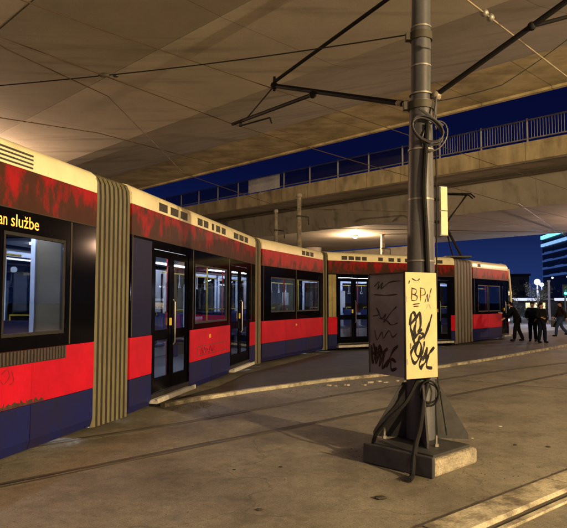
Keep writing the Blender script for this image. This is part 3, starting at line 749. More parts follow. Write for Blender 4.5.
# pantograph on the fourth bellows
pg = MB()
base = Vector((6.9, 23.8, 3.46))
pgf = thing  # noqa
mb = MB(); mb.box((base.x - .55, base.y - .45, 3.44), (base.x + .45, base.y + .45, 3.50)); mb.build('pantograph_base', 'vent', tram)
knee = Vector((6.35, 23.5, 4.75)); head = Vector((7.35, 23.7, 6.0))
mb = MB(); mb.tube([(base.x + .15, base.y - .1, 3.5), knee], .055, 8); mb.tube([(base.x - .1, base.y + .2, 3.5), knee + Vector((.05, .15, 0))], .03, 8)
pgo = mb.build('pantograph_arm', 'cable', tram)
mb = MB(); mb.tube([knee, head], .026, 6); mb.tube([knee + Vector((.1, .25, 0)), head + Vector((0, .25, 0))], .02, 6); mb.build('upper_arm', 'cable', pgo)
mb = MB()
for o in (0, .28): mb.tube([head + Vector((-1.3, o - .25, -.10)), head + Vector((-1.15, o - .2, 0)), head + Vector((.12, o, 0)), head + Vector((.28, o, -.14))], .03, 6)
mb.build('contact_strip', 'cable', pgo)

# ------------------------------------------------------------------ catenary mast in front
PX, PY = 1.52, 6.78
mast = thing('catenary_mast', (PX, PY, 0), 'thick grey steel mast with finned foot on a concrete block, cables tied along it', 'mast')
fa = math.atan2(.58, .59)
def rot(x, y, a=fa): return (PX - .05 + x * math.cos(a) - y * math.sin(a), PY - .28 + x * math.sin(a) + y * math.cos(a))
# foundation: front corner toward the viewer
mb = MB(); hw = .42
mb.prism([rot(-hw, -hw), rot(hw, -hw), rot(hw + .0, hw), rot(-hw, hw)], .0, .165); mb.build('foundation_block', 'concblock', mast, bevel=.03)
mb = MB(); mb.prism([rot(-hw - .05, -hw + .0), rot(-hw - .005, -hw + .0), rot(-hw - .005, hw), rot(-hw - .05, hw)], .0, .20); mb.build('dark_edge', 'foundsteel', mast, bevel=.01)  # dark strip along the left face of the block
mb = MB(); mb.prism([rot(-.36, -.36), rot(.36, -.36), rot(.36, .36), rot(-.36, .36)], .166, .195); mb.build('base_plate', 'foundsteel', mast)
mb = MB(); mb.cyl((PX, PY), .158, .195, 2.6, 32, .150); mb.build('lower_shaft', 'pole', mast)
mb = MB(); mb.cyl((PX, PY), .150, 2.602, 4.0, 32, .128); mb.cyl((PX, PY), .113, 4.0, 7.4, 32, .095); mb.ball((PX, PY, 7.4), .098, 8, (1, 1, .5)); mb.build('upper_shaft', 'pole', mast)
for k in range(4):
    a = fa + math.pi / 4 + k * math.pi / 2 - R(4)
    c, s = math.cos(a), math.sin(a); w = .011
    prof = [(.14, .196), (.52, .196), (.52, .25), (.20, .80), (.14, .80)]
    mb = MB(); rings = [[(PX + c * r - s * q, PY + s * r + c * q, z) for r, z in prof] for q in (-w, w)]; mb.loft(rings); mb.build('gusset_plate', 'foundsteel', mast)
    b1x, b1y = rot(.3 * (1 if k in (0, 3) else -1), .3 * (1 if k in (0, 1) else -1)); 
    a2 = a + R(14); bx, by = PX + .42 * math.cos(a2), PY + .42 * math.sin(a2)
    mb = MB(); mb.cyl((bx, by), .028, .196, .225, 6); mb.cyl((bx, by), .014, .225, .31, 10); mb.build('anchor_bolt', 'band', mast)
for z in (.92, 2.15, 2.85, 3.42, 3.98, 4.07, 4.40, 4.86):
    r = .162 if z < 2.6 else (.148 if z < 3.9 else (.135 if z < 4.2 else .118))
    mb = MB(); mb.cyl((PX, PY), r, z, z + .018, 28); mb.build('strap', 'band', mast)
for z, r in ((3.90, .150), (4.72, .128)):
    mb = MB(); mb.cyl((PX, PY), r, z, z + .09, 28); mb.box((PX - r - .05, PY - .04, z), (PX - r + .01, PY + .04, z + .09)); mb.build('clamp_collar', 'vent', mast)
# cables down the mast
def mcable(pts, r, m='cable', name='cable'):
    out = []
    P = [Vector(p) for p in pts]
    for i in range(len(P) - 1):
        p0 = P[max(i - 1, 0)]; p1 = P[i]; p2 = P[i + 1]; p3 = P[min(i + 2, len(P) - 1)]
        for k in range(6):
            t = k / 6; out.append(.5 * ((2 * p1) + (-p0 + p2) * t + (2 * p0 - 5 * p1 + 4 * p2 - p3) * t * t + (-p0 + 3 * p1 - 3 * p2 + p3) * t ** 3))
    out.append(P[-1]); mb = MB(); mb.tube(out, r, 8); return mb.build(name, m, mast)
mcable([(PX + .04, PY - .155, 3.7), (PX + .0, PY - .17, 3.0), (PX + .02, PY - .175, 2.5), (PX + .05, PY - .175, 1.7), (PX + .05, PY - .18, .95), (PX - .02, PY - .25, .66), (PX - .12, PY - .5, .40), (PX - .20, PY - .67, .27), (PX - .25, PY - .79, .12), (PX - .28, PY - .88, .026), (PX - .34, PY - 1.02, .024)], .026, 'cable')
mcable([(PX + .15, PY - .05, 3.85), (PX + .165, PY - .04, 3.2), (PX + .17, PY - .04, 2.4), (PX + .17, PY - .06, 1.0), (PX + .2, PY - .08, .7), (PX + .26, PY - .12, .25)], .008, 'cable')
mcable([(PX - .02, PY - .17, .95), (PX - .10, PY - .19, .80), (PX - .22, PY - .22, .60), (PX - .40, PY - .20, .42), (PX - .52, PY - .10, .22), (PX - .56, PY - .1, .02)], .022, 'cable')
0 and mcable([(PX + .0, PY - .18, .80), (PX - .08, PY - .22, .66), (PX - .22, PY - .35, .38), (PX - .30, PY - .50, .22)], .014, 'cable')
# coils
lp = [(PX + .05 + .10 * math.cos(t), PY - .185 - .01 * t / 6, .72 + .085 * math.sin(t) * (1 + .06 * t)) for t in [i * .5 for i in range(26)]]
mcable(lp, .011, 'cable', 'cable_coil')
lp = [(PX + .03 + .17 * math.cos(t + .4) * (1 + .03 * math.sin(2.3 * t)), PY - .19 + .02 * math.sin(t * .7), 3.62 + .15 * math.sin(t) + .02 * math.sin(t * .37)) for t in [i * .5 for i in range(44)]]
mcable(lp, .010, 'poledark', 'cable_coil')
lp = [(PX + .12 + .14 * math.cos(t), PY - .17 + .02 * math.sin(t * .5), 3.56 + .17 * math.sin(t + .3)) for t in [i * .5 for i in range(14)]]
mcable(lp, .009, 'pole', 'cable_coil')
mb = MB(); mb.tube([(PX - .06, PY - .2, 3.86), (PX + .20, PY - .2, 3.66)], .018, 6); mb.tube([(PX + .16, PY - .1, 4.1), (PX + .10, PY - .19, 3.72)], .012, 6); mb.build('cable_hook', 'pole', mast)
# bracket arm over the near track
armE = Vector((-.22, 9.0, 4.98)); A0 = Vector((PX - .10, PY + .10, 4.00))
br = MB(); br.tube([A0, armE], .034, 8); br = br.build('bracket_arm', 'cable', mast)
mb = MB(); mb.tube([armE + Vector((0, 0, .06)), (PX - .06, PY + .08, 5.50)], .026, 8); mb.build('tie_rod', 'cable', br)
lowE = Vector((-.98, 10.5, 4.82)); lowS = A0.lerp(armE, .66) + Vector((0, 0, -.05))
mb = MB(); mb.tube([lowS, lowE], .030, 8); mb.ball(lowS, .055, 6); mb.build('lower_tube', 'cable', br)
mb = MB(); mb.tube([armE, lowS.lerp(lowE, .80)], .012, 6); mb.build('dropper', 'cable', br)
s2 = lowS.lerp(lowE, .88)
mb = MB(); mb.tube([s2, s2 + Vector((0, 0, -.09))], .03, 6); mb.tube([s2 + Vector((0, 0, -.08)), s2 + Vector((.52, -.30, -.02))], .014, 6); mb.tube([s2 + Vector((.52, -.30, -.02)), s2 + Vector((.55, -.30, -.12))], .016, 6); mb.build('steady_arm', 'cable', br)
mb = MB(); mb.ball(armE, .06, 6); mb.tube([armE - Vector((0, 0, .08)), armE + Vector((0, 0, .14))], .022, 6); mb.build('clamp', 'cable', br)
for t in (.02, .06): mb = MB(); q = A0.lerp(armE, t); mb.ball(q, .055, 6, (1, 1, .8)); mb.build('insulator', 'insul', br)
# bracket on the opposite side
B0 = Vector((PX + .14, PY - .06, 4.05)); B1 = B0 + Vector((.66, -.75, .37)) * 3.2
br2 = MB(); br2.tube([B0, B1], .030, 8); br2 = br2.build('bracket_arm', 'cable', mast)
mb = MB(); mb.ball(B0 + Vector((.02, -.02, .0)), .055, 6); mb.tube([B0, B0 + Vector((-.1, .05, 0))], .03, 6); mb.build('insulator', 'insul', br2)
q = B0.lerp(B1, .36)
mb = MB(); mb.ball(q, .045, 6); mb.tube([q, q + Vector((.5, -.12, .10)), q + Vector((1.6, -.5, .32))], .022, 8); mb.build('branch_tube', 'cable', br2)
mb = MB(); mb.tube([B0 + Vector((.02, 0, -.05)), B0 + Vector((0, -.05, -.4))], .012, 6); mb.build('jumper_wire', 'pole', br2)

mast.rotation_euler = (0, R(.9), 0)
# ------------------------------------------------------------------ switch cabinet round the mast, covered in tags
ca = R(30); CC = Vector((1.27, 6.28, 0)); du = Vector((-math.sin(ca), math.cos(ca), 0)); dv = Vector((math.cos(ca), math.sin(ca), 0))
LU, LV, ZC0, ZC1 = .60, .43, .91, 2.0
cab = thing('switch_cabinet', (CC + du * .3 + dv * .2 + Vector((0, 0, ZC0))), 'steel box on the mast, its two sides coloured as in shade and in lamplight, both tagged', 'cabinet')
def cp(u, v, z): q = CC + du * u + dv * v; return Vector((q.x, q.y, z))
mb = MB(lambda p: cp(*p)); mb.box((.004, .012, ZC0 + .01), (LU - .004, LV, ZC1 - .01)); mb.build('shell', 'cabgrey', cab)
mb = MB(lambda p: cp(*p)); mb.box((.0, 0, ZC0), (LU, .011, ZC1)); mb.build('shaded_panel', 'cabgrey', cab, label='side panel with shade put into its dark grey')
mb = MB(lambda p: cp(*p)); mb.box((-.012, -.004, ZC0 - .01), (.003, LV + .004, ZC1 + .012)); mb.build('lit_panel', 'cabyellow', cab, label='side panel with lamplight put into its bright yellow')
mb = MB(lambda p: cp(*p)); mb.box((-.016, -.012, ZC0 - .015), (.012, -.0045, ZC1 + .015)); mb.box((.0, -.012, ZC1 + .001), (LU, .012, ZC1 + .016)); mb.box((LU - .012, -.012, ZC0), (LU + .004, -.001, ZC1)); mb.build('edge_trim', 'foundsteel', cab)
mb = MB(lambda p: cp(*p)); mb.box((-.022, .05, ZC0 + .30), (-.0125, .065, ZC0 + .36)); mb.box((-.018, -.008, ZC0 + .14), (.0, .012, ZC0 + .2)); mb.box((-.018, -.008, ZC1 - .3), (.0, .012, ZC1 - .24)); mb.build('hinge', 'band', cab)
HZ = ZC1 - ZC0
py_ = lambda a, b, o: cp(-.0122 - o, a * LV, ZC0 + b * HZ)     # yellow face: a left->right, b bottom->top
pg_ = lambda a, b, o: cp((1 - a) * LU, -.0002 - o, ZC0 + b * HZ)    # grey face
def draw(strokes, w, place, parent, name, m):
    mb = MB()
    sx_ = LV if place is py_ else LU
    pl_ = lambda x, z, o: place(x / sx_, z / HZ, o)
    for s in strokes:
        ribbon(mb, [(a * sx_, b * HZ) for a, b in curve(s)], w, pl_, .0015)
        if name == 'marker_tag': mb.build(name, m, parent); mb = MB()
    if mb.v: mb.build(name, m, parent)
draw([[(.12, .93), (.10, .90)], [(.2, .95), (.36, .93), (.45, .95)]], .010, py_, cab, 'marker_tag', 'ink')
draw([[(.20, .86), (.18, .74)], [(.18, .86), (.34, .84), (.30, .80), (.20, .80), (.36, .78), (.32, .74), (.18, .74)], [(.48, .85), (.47, .73)], [(.46, .86), (.60, .85), (.62, .80), (.48, .79)],
      [(.62, .72), (.70, .80), (.72, .73), (.80, .82), (.84, .86)], [(.22, .70), (.45, .71)], [(.24, .68), (.42, .685)]], .010, py_, cab, 'marker_tag', 'ink')
draw([[(.12, .50), (.16, .60), (.26, .62), (.32, .54), (.26, .46), (.30, .40), (.20, .42), (.14, .50), (.34, .58), (.44, .62), (.46, .50), (.38, .44), (.50, .46)],
      [(.84, .60), (.76, .52), (.66, .44), (.56, .36)], [(.20, .36), (.40, .42), (.56, .40), (.34, .34), (.20, .28), (.14, .22), (.24, .14), (.38, .18), (.48, .28), (.40, .34), (.28, .26), (.36, .20), (.52, .24), (.58, .34)],
      [(.16, .46), (.30, .30), (.44, .40)], [(.52, .16), (.66, .28), (.62, .18), (.78, .24), (.90, .28)], [(.46, .10), (.60, .14), (.70, .20), (.64, .10), (.82, .08)], [(.50, .20), (.40, .12), (.48, .08)]], .026, py_, cab, 'spray_tag', 'ink')
draw([[(.66, .66), (.74, .70), (.8, .66)]], .008, py_, cab, 'marker_tag', 'inkgrey')
draw([[(.15, .88), (.3, .93), (.26, .86), (.4, .92), (.36, .86), (.6, .92), (.9, .93)], [(.14, .80), (.5, .79), (.8, .80)],
      [(.10, .58), (.30, .60), (.22, .66), (.36, .56), (.48, .60), (.42, .52), (.62, .62), (.78, .68)], [(.30, .56), (.5, .54), (.62, .50), (.8, .52)],
      [(.16, .44), (.22, .34), (.36, .42), (.40, .36), (.56, .44), (.66, .38), (.78, .42)]], .012, pg_, cab, 'marker_tag', 'ink')
draw([[(.06, .28), (.10, .10), (.20, .26), (.18, .10), (.34, .24), (.28, .08), (.44, .22), (.36, .06), (.56, .16)], [(.08, .20), (.36, .22), (.52, .26)], [(.52, .12), (.66, .24), (.80, .30)],
      [(.48, .08), (.62, .16), (.74, .14)], [(.60, .14), (.62, .06), (.76, .08)], [(.12, .30), (.22, .16), (.30, .28), (.42, .14)]], .026, pg_, cab, 'spray_tag', 'ink')

# narrow pale sign box on the back right of the mast
sg = thing('sign_box', (1.86, 6.95, 2.46), 'narrow pale yellow box fixed high on the right side of the mast', 'sign box')
sa = R(22); SU = Vector((math.cos(sa), math.sin(sa), 0)); SV = Vector((-math.sin(sa), math.cos(sa), 0)); S0 = Vector((1.80, 6.86, 0))
stf = lambda p: S0 + SU * p[0] + SV * p[1] + Vector((0, 0, p[2]))
mb = MB(stf); mb.box((0, .0, 2.46), (.11, .20, 3.04)); mb.build('housing', 'cabgrey', sg, bevel=.006)
mb = MB(stf); mb.box((.008, -.012, 2.47), (.102, -.001, 2.745)); mb.box((.008, -.012, 2.755), (.102, -.001, 3.03)); mb.build('front_plate', 'signyellow', sg, bevel=.003)
mb = MB(stf); mb.box((-.16, .08, 2.62), (0, .11, 2.65)); mb.box((-.16, .08, 2.88), (0, .11, 2.91)); mb.build('bracket', 'vent', sg)

# ------------------------------------------------------------------ overhead wires
def sag(pts, s=.0, n=14):
    P = [Vector(p) for p in pts]; out = []
    for a, b in zip(P[:-1], P[1:]):
        for k in range(n):
            t = k / n; q = a.lerp(b, t); q.z -= s * 4 * t * (1 - t); out.append(q)
    out.append(P[-1]); return out
def wire(pts, r, label, s=.0, m='wire', parts=(), gr='overhead wires'):
    P = sag(pts, s)
    if parts:
        t = thing('overhead_wire', P[0], label, 'wire', gr); mb = MB(); mb.tube(P, r, 6); mb.build('wire', m, t)
        for q in parts:
            mb = MB(); q = Vector(q); mb.ball(q, .035, 6, (2.6, 1, 1)); mb.ball(q + Vector((.16, .02, 0)), .028, 6, (1.6, 1, 1)); mb.build('insulator', 'vent', t)
        return t
    mb = MB(); mb.tube(P, r, 6); return tag(mb.build('overhead_wire', m), label, 'wire', gr)
wire([(-6.9, 3.4, 5.02), (-3.5, 7.4, 5.02), (-.93, 10.35, 4.83)], .008, 'overhead wire running to the tip of the bracket arm')
wire([(-.93, 10.35, 4.83), (5.5, 17.4, 4.9), (14, 26, 5.0)], .008, 'overhead wire running away from the bracket arm tip over the platform', .05)
wire([(-5.6, 3.4, 5.0), (-2.2, 7.1, 5.0), (4.6, 13.8, 5.0), (13, 22, 5.0)], .007, 'topmost overhead wire at the upper left, passing behind the bracket arm')
wire([(-4.4, 3.5, 5.0), (-3.6, 7.6, 4.98), (-2.8, 9.4, 4.98), (-2.55, 15.2, 4.98), (0, 21, 5.0), (5.8, 24.6, 5.4), (9, 27.5, 5.6), (20, 38, 5.6)], .008, 'contact wire following the tram roof along its curve')
t1 = Vector((-2.53, 8.45, 4.96))
wire([(-9.0, 10.6, 5.3), t1, (PX - .1, PY + .02, 4.80)], .008, 'span wire with a black insulator, from the mast across the tram', .03, 'cable', parts=[t1 + Vector((-.05, 0, 0))])
wire([(-4.1, 7.0, 4.0), (-3.3, 10.5, 4.7), (-1.6, 13.0, 4.75)], .007, 'faint thin wire low at the left above the first tram roof')
# pale wire with two bright insulators, right of the mast
w0 = Vector((1.60, 5.45, 4.62)); wd = Vector((1.75, 1.8, -.02)).normalized()
t = thing('overhead_wire', w0, 'pale wire with two shiny insulators crossing the top right corner', 'wire', 'overhead wires')
mb = MB(); mb.tube([w0 - wd * 3.0, w0 + wd * 16], .009, 6); mb.build('wire', 'wirepale', t)
for d in (.62, .75): mb = MB(); q = w0 + wd * d; mb.ball(q, .042, 8, (1, 1, 1)); mb.build('insulator', 'band', t)
wire([(PX + .14, PY - .04, 3.98), (2.6, 7.0, 4.28), (3.7, 7.4, 5.1), (4.6, 7.6, 5.9)], .006, 'thin slack cable curving up from the mast to the right', .02, 'cable')
wire([(9.5, 24.1, 5.7), (26.0, 52.0, 6.4), (48, 90, 7)], .02, 'distant wire above the front of the tram')
wire([(2.0, 34.0, 5.9), (16.0, 36.0, 5.9), (40.0, 40.0, 5.9)], .02, 'distant cross wire beyond the far bridge')

# ------------------------------------------------------------------ concrete poles behind the tram
def cpole(x, y, h, r, label, cap=True):
    t = thing('concrete_pole', (x, y, 0), label, 'pole', 'concrete poles behind the tram')
    mb = MB(); r *= .78; mb.cyl((x, y), r * 1.15, 0, h, 16, r); mb.build('shaft', 'concblock', t)
    mb = MB(); mb.cyl((x, y), r * 1.45, h, h + .14, 16, r * 1.2); mb.build('cap', 'conc', t)
    mb = MB(); mb.tube([(x + r, y, h - .9), (x + r + .35, y, h - .95), (x + r + .35, y, h - 1.3)], .035, 6); mb.cyl((x, y), r * 1.25, h - .95, h - .86, 12); mb.build('bracket', 'vent', t)
    return t
cpole(.72, 27.5, 6.55, .13, 'tallest concrete pole behind the third tram section')
cpole(-.38, 30.0, 6.2, .10, 'thinner concrete pole left of the tallest one')
cpole(6.3, 38.0, 6.0, .17, 'concrete pole by the glowing lamp under the far bridge')
# ------------------------------------------------------------------ people
def skin_obj(name, verts, edges, radii, m, parent, root=0, sub=2):
    org = ORG[parent]
    me = bpy.data.meshes.new(name); me.from_pydata([Vector(v) for v in verts], edges, [])
    o = bpy.data.objects.new(name, me); COL.objects.link(o)
    sk = o.modifiers.new('skin', 'SKIN'); sk.use_smooth_shade = True
    for i, r in enumerate(radii):
        sv = me.skin_vertices[0].data[i]; sv.radius = r if isinstance(r, tuple) else (r, r); sv.use_root = (i == root)
    sd = o.modifiers.new('sub', 'SUBSURF'); sd.levels = sub; sd.render_levels = sub
    bpy.context.view_layer.update()
    ev = o.evaluated_get(bpy.context.evaluated_depsgraph_get())
    m2 = bpy.data.meshes.new_from_object(ev)
    o.modifiers.clear(); o.data = m2; o.data.name = name; bpy.data.meshes.remove(me)
    m2.materials.clear(); m2.materials.append(m)
    m2.polygons.foreach_set('use_smooth', [True] * len(m2.polygons))
    o.parent = parent
    return o
M['skin'] = mat('skin', (.42, .25, .17), .55, var=.1)
def person(x, y, face, H, label, cols, pose, bag=False):
    """pose: joint positions in a local frame, x right, y forward, z up, for a height of 1.75"""
    t = thing('person', (x, y, pose.get('z', .0)), label, 'person', 'people at the front of the tram')
    t.rotation_euler = (0, 0, face); t.scale = (H / 1.75,) * 3
    ORGs = ORG[t]
    J = dict(pel=(0, 0, .95), spi=(0, 0, 1.12), che=(0, 0, 1.32), nek=(0, .0, 1.48), hed=(0, .02, 1.56), top=(0, .01, 1.68),
             shL=(-.18, 0, 1.41), elL=(-.23, -.02, 1.13), wrL=(-.22, .06, .88), shR=(.18, 0, 1.41), elR=(.23, -.02, 1.13), wrR=(.22, .06, .88),
             hiL=(-.09, 0, .90), knL=(-.10, .02, .49), anL=(-.10, -.02, .09), hiR=(.09, 0, .90), knR=(.10, .02, .49), anR=(.10, -.02, .09))
    J.update({k: v for k, v in pose.items() if k != 'z'})
    V = {k: Vector(v) for k, v in J.items()}
    verts = []; edges = []; rad = []; idx = {}
    def av(k, p, r): idx[k] = len(verts); verts.append(tuple(p)); rad.append(r)
    av('pel', V['pel'], (.14, .10)); av('spi', V['spi'], (.13, .095)); av('che', V['che'], (.15, .10)); av('nek', V['nek'], .055)
    av('chin', V['hed'] * .6 + V['nek'] * .4, .062); av('hed', V['hed'], (.078, .092)); av('top', V['top'], (.070, .080))
    edges += [(idx[a], idx[b]) for a, b in (('pel', 'spi'), ('spi', 'che'), ('che', 'nek'), ('nek', 'chin'), ('chin', 'hed'), ('hed', 'top'))]
    for S in 'LR':
        av('sh' + S, V['sh' + S], .055); av('el' + S, V['el' + S], .042); av('wr' + S, V['wr' + S], .028)
        d = (V['wr' + S] - V['el' + S]).normalized(); av('pa' + S, V['wr' + S] + d * .085, (.040, .018))
        edges += [(idx['che'], idx['sh' + S]), (idx['sh' + S], idx['el' + S]), (idx['el' + S], idx['wr' + S]), (idx['wr' + S], idx['pa' + S])]
        side = Vector((0, 1, 0)) if abs(d.y) < .8 else Vector((0, 0, 1))
        side = (side - d * side.dot(d)).normalized(); cur = Vector((1 if S == 'L' else -1, 0, 0))
        for f, (o, L) in enumerate(((-.027, .060), (-.009, .075), (.009, .080), (.026, .070))):
            p0 = V['wr' + S] + d * .085 + side * o; p1 = p0 + d * L * .55 + cur * .006; p2 = p1 + d * L * .45 + cur * .018
            a = len(verts); verts.extend([tuple(p1), tuple(p2)]); rad.extend([.0085, .007]); edges += [(idx['pa' + S], a), (a, a + 1)]
        p1 = V['wr' + S] + d * .05 + side * .045; p2 = p1 + d * .04 + side * .012
        a = len(verts); verts.extend([tuple(p1), tuple(p2)]); rad.extend([.011, .009]); edges += [(idx['wr' + S], a), (a, a + 1)]
        av('hi' + S, V['hi' + S], .085); av('kn' + S, V['kn' + S], .055); av('an' + S, V['an' + S], .038)
        av('to' + S, V['an' + S] + Vector((0, .10, -.045)), (.026, .018))
        edges += [(idx['pel'], idx['hi' + S]), (idx['hi' + S], idx['kn' + S]), (idx['kn' + S], idx['an' + S]), (idx['an' + S], idx['to' + S])]
    body = skin_obj('body', verts, edges, rad, M['skin'], t, 0, 1)
    def sub(keys, es, rads, m, name, ext=None):
        vs_ = [tuple(V[k]) if isinstance(k, str) else tuple(k) for k in keys]
        return skin_obj(name, vs_, es, rads, m, t, 0, 2)
    lo = V['pel'] + (V['pel'] - V['spi']) * .35
    sub([lo, 'pel', 'spi', 'che', V['nek'] * 1.0, 'shL', 'elL', V['wrL'], 'shR', 'elR', V['wrR']],
        [(0, 1), (1, 2), (2, 3), (3, 4), (3, 5), (5, 6), (6, 7), (3, 8), (8, 9), (9, 10)],
        [(.20, .165), (.195, .16), (.18, .145), (.175, .145), .085, .088, .080, .062, .095, .080, .062], cols[0], 'jacket')
    sub(['pel', 'hiL', 'knL', V['anL'] + Vector((0, 0, -.03)), 'hiR', 'knR', V['anR'] + Vector((0, 0, -.03))], [(0, 1), (1, 2), (2, 3), (0, 4), (4, 5), (5, 6)],
        [(.16, .13), .115, .088, .074, .115, .088, .074], cols[1], 'trousers')
    for S in 'LR':
        a = V['an' + S]; skin_obj('shoe', [tuple(a + Vector((0, -.05, -.035))), tuple(a + Vector((0, .06, -.04))), tuple(a + Vector((0, .18, -.055)))], [(0, 1), (1, 2)], [(.055, .050), (.060, .052), (.050, .036)], cols[2], t, 1, 1)
    mb = MB(); hd = V['hed'] * .35 + V['top'] * .65; up = (V['top'] - V['hed']).normalized()
    bk = Vector((0, -.018, 0)); c = hd + bk + up * .012
    rings = []
    for j in range(1, 9):
        a = math.pi * .70 * j / 8
        rings.append([c + Vector((.100 * math.sin(a) * math.cos(p), .104 * math.sin(a) * math.sin(p) - (.03 if a > 1.2 else 0), .098 * math.cos(a) - (.035 if math.sin(p) < .2 else -.045) * (j / 8))) for p in [2 * math.pi * q / 16 for q in range(16)]])
    mb.add([p for r in rings for p in r], [(j * 16 + i, j * 16 + (i + 1) % 16, (j + 1) * 16 + (i + 1) % 16, (j + 1) * 16 + i) for j in range(7) for i in range(16)] + [tuple(range(16))], True, raw=True)
    o = mb.build('hair', cols[3]); o.parent = t; ORG[o] = ORGs
    for nm, pos, r, sq, mm in (('nose', (0, .098, -.03), .018, (.7, 1, 1.2), M['skin']), ('ear', (.083, .0, -.03), .022, (.4, .8, 1.2), M['skin']), ('ear', (-.083, .0, -.03), .022, (.4, .8, 1.2), M['skin']),
                               ('eye', (.03, .084, -.005), .011, (1, 1, 1), M['rubber']), ('eye', (-.03, .084, -.005), .011, (1, 1, 1), M['rubber']), ('mouth', (0, .088, -.068), .018, (1.1, .5, .3), M['handrail'])):
        mb = MB(); q = V['hed'] * .5 + V['top'] * .5 + Vector(pos); mb.ball(q, r, 5, sq); o = mb.build(nm, mm); o.parent = t
    if bag:
        mb = MB(); q = V['wrR'] + Vector((.0, .0, -.35)); mb.box((q.x - .05, q.y - .15, q.z - .12), (q.x + .05, q.y + .15, q.z + .18)); mb.tube([(q.x, q.y - .08, q.z + .18), (q.x, q.y, q.z + .30), (q.x, q.y + .08, q.z + .18)], .01, 5)
        o = mb.build('shoulder_bag', 'rubber', bevel=.02); o.parent = t
        o['label'] = 'dark carried bag'
    return t
cl = lambda n, c: mat(n, c, .95, spec=.05, var=.3, scale=12)
dk = cl('cloth_black', (.006, .006, .008)); nv = cl('cloth_navy', (.008, .010, .022)); gy = cl('cloth_charcoal', (.009, .009, .012)); jn = cl('cloth_jeans', (.035, .055, .13)); hr = cl('hair_dark', (.012, .009, .007)); sh = cl('shoe_black', (.012, .012, .012)); br_ = cl('cloth_brown', (.016, .012, .012))
person(9.82, 25.3, R(70), 1.74, 'person in dark coat bending forward into the tram front door', (dk, dk, sh, hr),
       dict(spi=(0, .05, 1.11), che=(0, .14, 1.29), nek=(0, .22, 1.43), hed=(0, .27, 1.50), top=(0, .31, 1.61), shL=(-.18, .16, 1.37), elL=(-.22, .40, 1.10), wrL=(-.16, .60, 1.16),
            shR=(.18, .16, 1.37), elR=(.24, .24, 1.10), wrR=(.18, .50, .95), knL=(-.10, .10, .50), anL=(-.10, .14, .09), knR=(.1, -.04, .50), anR=(.1, -.22, .10), z=.056))
person(10.42, 25.2, R(150), 1.66, 'person in black jacket standing second from the tram door, hands near the pockets', (nv, dk, sh, hr),
       dict(elL=(-.24, .02, 1.14), wrL=(-.16, .16, .98), elR=(.26, -.02, 1.15), wrR=(.20, .14, 1.0), anL=(-.12, .02, .09), anR=(.12, -.05, .09), z=.056))
person(10.40, 24.3, R(200), 1.62, 'stocky person in charcoal jacket and dark trousers standing nearest the viewer', (gy, nv, sh, hr),
       dict(elL=(-.27, -.04, 1.15), wrL=(-.20, .12, .96), elR=(.26, .02, 1.16), wrR=(.16, .18, 1.10), knL=(-.13, .05, .49), anL=(-.15, .03, .09), anR=(.14, -.04, .09), z=.056))
person(13.35, 29.0, R(80), 1.72, 'person in jeans walking away to the left with a bag, rightmost of the group', (br_, jn, sh, hr),
       dict(knL=(-.09, .22, .52), anL=(-.09, .26, .12), knR=(.09, -.05, .50), anR=(.09, -.34, .20), elL=(-.24, -.14, 1.16), wrL=(-.22, -.20, .92), elR=(.24, .08, 1.14), wrR=(.23, .24, .95), z=.012), bag=True)

# ------------------------------------------------------------------ beyond the tram: square, trees, lamps, buildings
M['bld'] = mat('office_facade', (.030, .040, .075), .35, .2, var=.3, scale=.3)
M['bldlight'] = emit('blue_light_line', (.20, .75, 1.0), 1.8)
M['bldlight2'] = emit('pale_blue_light_line', (.30, .58, 1.0), .95)
M['blddim'] = emit('dim_blue_windows', (.06, .14, .45), .45)
off = thing('office_tower', (96, 190, 0), 'dark glass office block outlined by glowing blue light lines, at the right edge', 'building')
F0 = Vector((86.6, 200, 0)); Fd = Vector((-.115, -.993, 0)); Fn = Vector((-.993, .115, 0))   # facade seen at a slant
otf = lambda p: F0 + Fd * p[0] + Fn * p[1] + Vector((0, 0, p[2]))
mb = MB(otf); mb.box((0, -30, 0), (60, 0, 24.2)); mb.build('body', 'bld', off, origin0=True)
mb = MB(otf); mb.box((0, .02, 22.5), (60, .5, 23.6)); mb.build('light_line', 'bldlight', off)
mb = MB(otf); mb.box((0, .02, 20.0), (60, .5, 20.9)); mb.build('light_line', 'bldlight2', off, label='paler lower light line')
for z in (17.3, 14.9, 12.4, 9.9): 
    mb = MB(otf); q = .3
    while q < 59:
        e_ = q + random.choice((2.2, 4.6, 7.0)); mb.box((q, .02, z), (min(e_, 60), .3, z + random.choice((.5, .7, .7)))); q = e_ + .3
    mb.build('window_row', 'blddim', off)
mb = MB(lambda p: F0 + Fn * 0 + Vector((p[0], p[1], p[2]))); mb.box((.5, .06, 22.5), (28, .5, 23.6)); mb.box((.5, .06, 20), (28, .5, 20.9)); mb.build('light_line', 'bldlight2', off)

